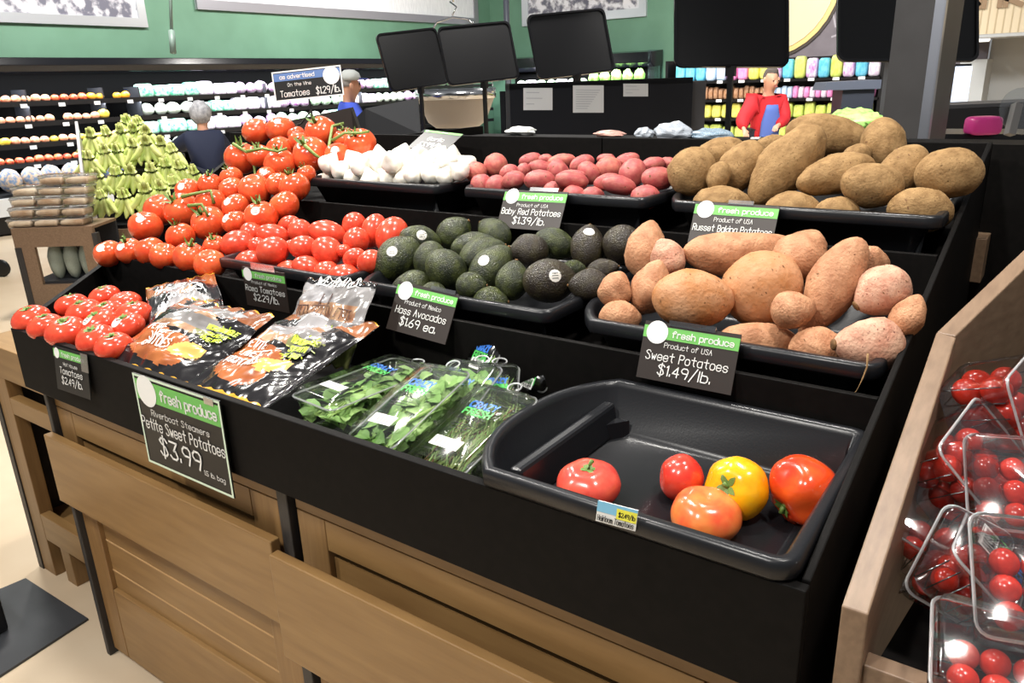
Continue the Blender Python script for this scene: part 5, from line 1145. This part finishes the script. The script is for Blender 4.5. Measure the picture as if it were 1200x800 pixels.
# ------------------------------------------------------------------ nut table
ta = on_d(12, 268, 5.5); tb = on_d(108, 264, 5.5); W = (tb-ta).length; f0 = V((ta.x, ta.y, 0)); zt = ta.z
tt = thing('wooden_stand', 'small dark wooden stand with stacked clear nut packs on top and an open front', 'stand', f0+E1*W/2)
def fb(x0, x1, z0, z1, nm, m, e0=0, e1=.03): return MB().obox(f0+E1*(x0+x1)/2*W+ZU*(z0+z1)/2+E2*(e0+e1)/2, E1*(x1-x0)/2*W, E2*(e1-e0)/2, ZU*(z1-z0)/2).build(nm, m, tt)
fb(0, 1, zt-.14, zt, 'top_rail', WOODG); fb(.08, .24, 0, zt-.14, 'post', WOODG); fb(.84, 1, 0, zt-.14, 'post', WOODG); fb(.24, .84, .02, .2, 'bottom_rail', WOODG); fb(0, .08, 0, zt-.14, 'edge_strip', DKWOOD, -.005, .04); fb(.98, 1.04, 0, zt-.05, 'edge_strip', DKWOOD, -.005, .04)
fb(0, 1, zt-.02, zt+.0, 'top_board', WOODG, .03, .36); fb(.08, 1, .2, .22, 'shelf', DARK, .03, .34); fb(.08, 1, 0, zt-.02, 'back_panel', DARK, .34, .36)
NS = mat('grey_green_sack', (120, 132, 122), .6, col2=(160, 168, 158), scale=40)
for k, (u, lab) in enumerate(((.36, 'first grey green sack inside the small wooden stand'), (.56, 'middle grey green sack inside the small wooden stand'), (.76, 'last grey green sack inside the small wooden stand, beside the bananas'))):
    me = packmesh('sack', NS, 'bag'); c = f0+E1*u*W+E2*.12; c.z = .22+.135; o = place(me, 'produce_sack', 'sack', 'sacks in the small stand', c, (0, 0, 1), .056, .135, YAW, .06); o['label'] = lab
NUT = mat('nut_mix', (206, 190, 166), .5, col2=(158, 126, 94), scale=6)
NP = []
for rr in range(5):
    for cc in range(3):
        if rr == 4 and cc == 0: continue
        hh = .068; c = f0+E1*(.10+.32*cc)*W+E2*(.09+.045*rr); c.z = zt+hh*.5+rr*hh*1.02
        M = Matrix((E1, E2, ZU)).transposed().to_4x4(); M.translation = c+ZU*hh*.25
        t = clamshell('', M, .19, .16, hh*.78, 'clear packs of nuts on the small stand', 'nut pack', tab=False, name='nut_clamshell')
        me = MB(); me.rings([[M @ V((x*s, y*s, z)) for x, y in rrect(.19, .16)] for s, z in ((.80, -.046), (.86, -.03), (.84, -.012), (.6, -.006))]); o = me.build('nuts', NUT, t, smooth=True); o['kind'] = 'stuff'
        t['label'] = f"clear pack of brown nuts, {['left', 'middle', 'right'][cc]} column, {['lowest', 'second', 'third', 'fourth', 'topmost'][rr]} in the stack on the small stand"
# ------------------------------------------------------------------ far shelving with bright packs
fs = thing('grocery_shelving', 'black shelving full of bright packs behind the man in red', 'shelving', (-3.5, 11.2, 0))
MB().box(-5.0, -2.1, 11.35, 11.38, 0, 1.68).build('back_panel', BLK2, fs)
FS = (1.405, 1.155, .90, .62)
for z in FS: MB().box(-5.0, -2.1, 10.95, 11.35, z-.03, z).build('shelf', BLK2, fs)
for z in FS:
    for k in range(9): MB().box(-4.85+k*.31, -4.77+k*.31, 10.94, 10.95, z-.03, z+.005).build('price_tag', TAGW, fs)
for x in (-5.0, -2.1): MB().box(x-.02, x+.02, 10.95, 11.38, 0, 1.70).build('upright', BLK2, fs)
cols = [('blue', (80, 180, 214)), ('pale blue', (180, 206, 232)), ('pink', (232, 130, 190)), ('yellow', (232, 226, 90)), ('lilac', (200, 180, 226)), ('lime green', (196, 214, 90)), ('white', (234, 234, 236)), ('brown', (150, 104, 70))]
PMS = {n: packmesh('snack_pack', mat(n.replace(' ', '_')+'_pack', c, .35, col2=tuple(min(255, int(v*.8+60)) for v in c), scale=2.5), 'box') for n, c in cols}
random.seed(33)
for si, (z, h, w) in enumerate(((1.405, .13, .075), (1.155, .085, .036), (.90, .10, .07), (.62, .10, .09))):
    x = -4.9; cnt = {}
    while x < -2.2:
        q = (x+4.9)/2.7
        n = {0: cols[int(q*7.9) % 6 if q < .5 else (4, 5, 0, 5, 6)[int(q*30) % 5]][0], 1: 'brown' if q < .5 else ('pale blue' if q < .62 else 'pink' if int(q*40) % 2 else 'white'), 2: 'lime green' if q > .35 else 'yellow', 3: 'lime green'}[si]
        hh = h*random.uniform(.85, 1.1); o = place(PMS[n], 'snack_pack' if n != 'brown' else 'sauce_bottle', 'grocery pack', f"packs on the {['top', 'second', 'third', 'lowest'][si]} far shelf", V((x+w, 11.08, z+hh)), (0, 0, 1), w*.93, hh, 0, .07)
        cnt[n] = cnt.get(n, 0)+1; o['label'] = f"{n} {'bottle' if n == 'brown' else 'pack'}, {ordn(cnt[n])} from left on the {['top', 'second', 'third', 'lowest'][si]} far shelf"; x += w*2.05
# oval sign on the mural, register and belt
p = on_y(908, -22, 14.85); os_ = thing('oval_sign', 'large oval tan sign with dark and gold rim on the grey mural', 'sign', p)
ov = lambda s, y: [V((p.x+1.12*s*math.cos(a*.1963), y, p.z+1.22*s*math.sin(a*.1963))) for a in range(32)]
MB().prism(ov(1.06, 14.88), (0, -.02, 0)).build('rim', mat('dark_rim', (60, 52, 46), .5), os_); MB().prism(ov(1.02, 14.86), (0, -.02, 0)).build('gold_band', mat('gold_band', (226, 200, 130), .4), os_); MB().prism(ov(.95, 14.84), (0, -.02, 0)).build('panel', mat('cream_panel', (226, 208, 170), .5), os_)
rg = thing('checkout_register', 'grey checkout register hood behind the russet heap, beside the column', 'register', on_d(1000, 135, 7.5))
a = on_d(965, 106, 7.5); b = on_d(1032, 104, 7.5); E = (b-a).length
MB().prism([a, a+ZU*.075+E1*.03, b+ZU*.085, b], E2*.3).build('hood', mat('register_grey', (84, 90, 104), .4), rg); MB().obox((a+b)/2-ZU*.13+E1*.08+E2*.15, E1*E*.28, E2*.12, ZU*.13).build('body', mat('register_dark', (52, 56, 66), .4), rg); MB().obox((a+b)/2-ZU*.25+E2*.15, E1*E*.5, E2*.2, ZU*.02).build('ledge', BLK2, rg)
lb_ = (a+b)/2-ZU*.27+E2*.15; MB().obox(V((lb_.x, lb_.y, lb_.z/2)), E1*E*.4, E2*.18, ZU*lb_.z/2).build('pedestal', DARK, rg)
o = place(GRN, 'lettuce', 'lettuce', None, on_d(1000, 146, 6.6), (0, 0, 1), .26, .13); o['label'] = 'pale frilly lettuce heap right behind the russet potatoes'; del o['group']
lt_ = o.location; tag(centre(MB().obox(V((lt_.x, lt_.y, (lt_.z-.13)/2)), E1*.4, E2*.25, ZU*(lt_.z-.13)/2).build('display_plinth', DARK)), 'dark plinth under the pale lettuce heap behind the russet potatoes', 'plinth')
# things at the right edge behind the wooden bin
cd_ = thing('counter_display', 'black checkout counter behind the column at the right edge', 'counter', on_d(1150, 150, 6.5))
a = on_d(1100, 128, 6.5); b = on_d(1240, 122, 6.5); MB().prism([V((a.x, a.y, 0)), V((b.x, b.y, 0)), V((b.x, b.y, a.z)), a], E2*.5).build('counter_body', BLK2, cd_); MB().prism([a+ZU*.0, b+ZU*.0, b+ZU*.03, a+ZU*.03], E2*.52).build('ridged_top', DARK, cd_)
sc_ = on_d(1126, 103, 10.5); ls = thing('lit_screen', 'bright white upright screen beside the column at the right edge', 'screen', (sc_.x, sc_.y, 0))
MB().obox(sc_, E1*.10, E2*.03, ZU*.28).build('display', mat('screen_glow', (214, 226, 248), .3, emit=.9), ls)
MB().obox(sc_+E2*.045, E1*.12, E2*.014, ZU*.31).build('housing', BLK2, ls); MB().obox(V((sc_.x, sc_.y, (sc_.z-.28)/2))+E2*.045, E1*.05, E2*.02, ZU*(sc_.z-.28)/2).build('stand', BLK2, ls)
pkp = on_d(1152, 147, 4.2); me = packmesh('pink_pack', mat('hot_pink_film', (240, 70, 160), .3), 'box'); o = place(me, 'pink_pack', 'pack', None, pkp, (0, 0, 1), .085, .05, YAW, .06); o['label'] = 'bright pink pack lying behind the column at the right'; del o['group']
tag(centre(MB().prism([on_d(1100, 165, 4.2), on_d(1260, 165, 4.2), on_d(1260, 157, 4.2), on_d(1100, 157, 4.2)], E2*.5).build('ledge', BLK2)), 'black ledge carrying the pink pack at the right edge', 'ledge')
ds = thing('round_dial', 'clear round plastic disc on a grey slanted post at the right edge', 'disc sign', on_d(1190, 150, 4.0))
c = on_d(1199, 130, 4.0); MB().rings([[c+RT*.122*s*math.cos(q*.2618)+UP*.122*s*math.sin(q*.2618)+fw*e for q in range(24)] for s, e in ((1, .006), (1, 0), (.94, -.002))]).build('disc', clear('frosted_disc', (.9, .92, .93), .12, .2), ds)
MB().tube([on_d(1183, 158, 3.98), on_d(1192, 122, 3.98)], .028, 4).build('post', mat('grey_post', (130, 128, 126), .5), ds)
# floor mat and bin at the left
MT = mat('rubber_mat', (42, 44, 48), .45, col2=(58, 60, 64), scale=5)
fm_ = [on_z(30, 677, .008), on_z(103, 724, .008), on_z(-60, 830, .008), on_z(-120, 740, .008)]
tag(centre(MB().prism([V((p.x, p.y, 0)) for p in fm_], (0, 0, .008)).build('floor_mat', MT)), 'dark rubber mat on the floor beside the cabinets', 'mat')
a = on_z(12, 737, .01); tag(centre(MB().box(a.x-.4, a.x, a.y-.5, a.y, .008, .13).build('black_box', BLK2, bev=.01)), 'black box standing on the dark rubber mat', 'box')
p = on_z(2, 318, .05); mb = MB(); mb.rings([[p+V((0, 0, .03))+E1*r*math.cos(q*.4)+ZU*r*math.sin(q*.4)+E2*e for q in range(16)] for r, e in ((.075, .02), (.08, 0), (.055, -.005), (.03, -.005))]); tag(centre(mb.build('cart_wheel', BLK2, smooth=True)), 'black cart wheel on the floor at the left edge', 'wheel')
# ------------------------------------------------------------------ people
def skin(name, J, E_, m, parent, sub=2):
    "J: name -> (point, radius or (rx, ry)); one continuous skinned surface"
    ks = list(J); me = bpy.data.meshes.new(name); off = wloc(parent)
    me.from_pydata([V(J[k][0])-off for k in ks], [(ks.index(a), ks.index(b)) for a, b in E_], [])
    o = bpy.data.objects.new(name, me); COL.objects.link(o)
    o.modifiers.new('skin', 'SKIN'); s = o.modifiers.new('sub', 'SUBSURF'); s.levels = sub; s.render_levels = sub
    for i, k in enumerate(ks):
        r = J[k][1]; d = me.skin_vertices[0].data[i]; d.radius = r if isinstance(r, tuple) else (r, r); d.use_root = (i == 0)
    bpy.context.view_layer.update(); ev = o.evaluated_get(bpy.context.evaluated_depsgraph_get()); nm = bpy.data.meshes.new_from_object(ev); nm.materials.clear(); nm.materials.append(m); nm.polygons.foreach_set('use_smooth', [True]*len(nm.polygons))
    bpy.data.objects.remove(o); o = bpy.data.objects.new(name, nm); COL.objects.link(o); o.parent = parent; return o
SKIN = mat('skin_tone', (214, 160, 132), .5, sss=.1)
def person(label, base, face, headtop, H, hands, coat, trousers, hair, haircol, shirt=None, look=(0, 0), bend=0., cap=None, white_shoe=False):
    "face: unit horizontal facing; H standing height; hands: two points"
    t = thing('person', label, 'person', base); f = V(face).normalized(); s = V((f.y, -f.x, 0)); b = V(base); u = ZU   # s: the person's right-hand side
    k = H/1.75; lean = f*bend
    A = lambda z, fo=0, si=0: b+u*z*k+f*fo*k+s*si*k
    hd = V((b.x, b.y, 0))+lean; top = headtop; hc = hd+u*(top-.115*k)+f*.03
    nk = hd*.9+b*.1; nk = V((nk.x, nk.y, top-.29*k)); ch = V((b.x, b.y, 0))+lean*.65+u*(top-.44*k); wa = b+lean*.25+u*(top-.44*k-.30*k); pe = b+u*.92*k
    J = {'pe': (pe, (.13*k, .10*k)), 'wa': (wa, (.12*k, .09*k)), 'ch': (ch, (.14*k, .10*k)), 'nb': (nk-u*.03, .07*k), 'nk': (nk+u*.05*k, .055*k), 'h1': (hc-u*.05*k, (.068*k, .08*k)), 'h2': (hc+u*.03*k, (.078*k, .095*k)), 'h3': (hc+u*.085*k, (.05*k, .06*k))}
    E_ = [('pe', 'wa'), ('wa', 'ch'), ('ch', 'nb'), ('nb', 'nk'), ('nk', 'h1'), ('h1', 'h2'), ('h2', 'h3')]
    arms = []
    for sg, hp, n in ((1, hands[0], 'r'), (-1, hands[1], 'l')):
        sh = ch+u*.07*k+s*sg*.175*k; hp = V(hp); mid = (sh+hp)/2-u*.07*k+s*sg*.07*k-f*.03; J['s'+n] = (sh, .030*k); J['e'+n] = (mid, .024*k); J['w'+n] = (hp, .024*k); d = (hp-mid).normalized(); J['p'+n] = (hp+d*.06*k, (.04*k, .02*k))
        E_ += [('ch', 's'+n), ('s'+n, 'e'+n), ('e'+n, 'w'+n), ('w'+n, 'p'+n)]; arms.append((sh, mid, hp, d))
        sd = d.cross(u).normalized(); 
        for q, (o_, L) in enumerate(((-1.5, .065), (-.5, .078), (.5, .074), (1.5, .056))):
            r_ = hp+d*.075*k+sd*o_*.017*k; J[f'f{n}{q}'] = (r_+d*L*.55*k, .0085*k); J[f'g{n}{q}'] = (r_+d*L*k-u*.02*k, .007*k); E_ += [('p'+n, f'f{n}{q}'), (f'f{n}{q}', f'g{n}{q}')]
        J['t'+n] = (hp+d*.05*k-sd*sg*.045*k, .009*k); E_.append(('p'+n, 't'+n))
        hp_, kn, an = pe+s*sg*.09*k-u*.06*k, A(.48, .02, sg*.10), A(.07, -.02, sg*.10); J['hi'+n] = (hp_, .085*k); J['kn'+n] = (kn, .058*k); J['an'+n] = (an, .04*k); J['to'+n] = (A(.03, .15, sg*.11), .035*k)
        E_ += [('pe', 'hi'+n), ('hi'+n, 'kn'+n), ('kn'+n, 'an'+n), ('an'+n, 'to'+n)]
    lf = (f+u*look[1]+s*look[0]).normalized(); fc = hc+u*.0
    J['no'] = (fc+lf*.105*k-u*.005*k, .014*k); E_.append(('h1', 'no'))
    skin('body', J, E_, SKIN, t)
    g = .022*k
    Jc = {'wa': (wa-u*.14*k, (.165*k+g, .125*k+g)), 'mi': (wa, (.16*k+g, .12*k+g)), 'ch': (ch, (.175*k+g, .125*k+g)), 'nb': (nk-u*.0*k, (.085*k, .085*k))}; Ec = [('wa', 'mi'), ('mi', 'ch'), ('ch', 'nb')]
    for n, (sh, mid, hp, d) in zip('rl', arms): Jc['s'+n] = (sh, .096*k+g*.7); Jc['e'+n] = (mid, .074*k+g*.7); Jc['w'+n] = (hp-d*.02*k, .042*k+g*.4); Ec += [('ch', 's'+n), ('s'+n, 'e'+n), ('e'+n, 'w'+n)]
    skin('jacket', Jc, Ec, coat, t)
    Jt = {'pe': (pe+u*.03, (.165*k, .125*k))}; Et = []
    for n, sg in (('r', 1), ('l', -1)): Jt['hi'+n] = (pe+s*sg*.09*k-u*.06*k, .10*k); Jt['kn'+n] = (A(.48, .02, sg*.10), .075*k); Jt['an'+n] = (A(.09, -.02, sg*.10), .065*k); Et += [('pe', 'hi'+n), ('hi'+n, 'kn'+n), ('kn'+n, 'an'+n)]
    skin('trousers', Jt, Et, trousers, t)
    if shirt:
        mb = MB(); rs = []
        for q in range(8):
            z = q/7; c = wa.lerp(ch, z*1.15)-u*.12*k*(1-z)+f*(.140+.012*math.sin(z*3.1))*k; w = (.118-.05*max(0, z-.6)/.4)*k
            rs.append([c+s*w*math.cos(a*.5236)+f*.05*k*math.sin(a*.5236) for a in range(12)])
        mb.rings(rs); mb.build('shirt', shirt, t, smooth=True)
    mb = MB(); vs, fs_ = sphere(20, 14); keep = []
    hv = []
    for v in vs:
        q = v.x; p_ = hc+u*.035*k+s*v.x*.092*k+f*(v.y*.108*k-.008)+u*v.z*.105*k; fr_ = v.y; low = v.z
        if hair == 'short' and (fr_ > .25 and low < .45 or low < -.45): p_ = hc+u*.03*k+(p_-(hc+u*.03*k))*.55
        if hair == 'curly': p_ = hc+u*.03*k+(p_-(hc+u*.03*k))*(1.38+.12*noise.noise(v*6))
        if hair == 'curly' and (fr_ > .35 and low < .3): p_ = hc+(p_-hc)*.55
        hv.append(p_)
    mb.add(hv, fs_); mb.build('hair', haircol, t, smooth=True)
    for sg in (1, -1):
        c_ = hc+lf*.088*k+s*sg*.032*k+u*.012*k; mb = MB(); mb.v = []; vs, q_ = sphere(8, 6); mb.add([c_+v*.010*k for v in vs], q_); mb.build('eye', mat('dark_eye', (40, 30, 28), .3), t, smooth=True)
        c_ = hc+s*sg*.082*k-u*.005*k; mb = MB(); mb.add([c_+V((v.x*.02, v.y*.02, v.z*.034))*k for v in vs], q_); mb.build('ear', SKIN, t, smooth=True)
    c_ = hc+lf*.086*k-u*.05*k; MB().obox(c_, s*.022*k, lf*.004, u*.004*k).build('mouth', mat('lip', (176, 104, 96), .5), t)
    if cap:
        mb = MB(); mb.lathe(hc+u*.045*k, [(.105*k, 0), (.107*k, .03*k), (.095*k, .07*k), (.05*k, .10*k), (.0, .105*k)], 20); cp = mb.build('cap', cap[0], t, smooth=True)
        mb = MB(); c_ = hc+u*.05*k+lf*.09*k; mb.rings([[c_+s*(.075*math.cos(a*.314))*k+lf*(.085*math.sin(a*.314))*k+u*e for a in range(11)] for e in (0, .012)]); mb.build('cap_brim', cap[1], cp, smooth=True)
    return t
NAVY = mat('navy_cloth', (28, 36, 62), .8); BLUEC = mat('royal_blue_cloth', (58, 84, 196), .8); REDC = mat('red_cloth', (200, 34, 44), .75); SHIRT = mat('blue_shirt', (86, 112, 190), .8); JEAN = mat('dark_trousers', (40, 44, 58), .8)
pl = on_d(237, 150, 8.0); d = V((-.80, .6, 0))
person('person seen from behind in dark navy coat, grey curly hair, beside the bananas', (pl.x, pl.y, 0), d, 1.365, 1.52, (V((pl.x, pl.y, .92))+d*.36+E1*.14, V((pl.x, pl.y, .98))+d*.3-E1*.34), NAVY, JEAN, 'curly', mat('grey_hair', (196, 196, 200), .8, col2=(150, 150, 156), scale=30), bend=.06)
pm = on_d(409, 120, 7.4); d = (E1*.9+E2*.25).normalized()
person('person in a royal blue top and pale cap, seen in profile', (pm.x, pm.y, 0), d, 1.625, 1.68, (V((pm.x, pm.y, 1.0))+d*.35+E2*-.2, V((pm.x, pm.y, 1.0))+d*.35+E2*.2), BLUEC, JEAN, 'short', mat('grey_short_hair', (150, 146, 142), .8), cap=(mat('pale_cap', (176, 180, 178), .7), mat('blue_brim', (60, 84, 160), .6)))
pr_ = on_d(895, 130, 9.0); d = (-E2*.95+E1*.1).normalized()
hr = on_d(912, 147, 8.75); hl = on_d(872, 152, 8.75)
person('person in a red jacket over a blue shirt looking down, hands at waist height', (pr_.x, pr_.y, 0), d, 1.535, 1.72, (hl, hr), REDC, JEAN, 'short', mat('dark_grey_hair', (92, 84, 80), .8), shirt=SHIRT, look=(-.25, -.35), bend=.12)
for o in list(bpy.data.objects):
    if 'look' in o: del o['look']
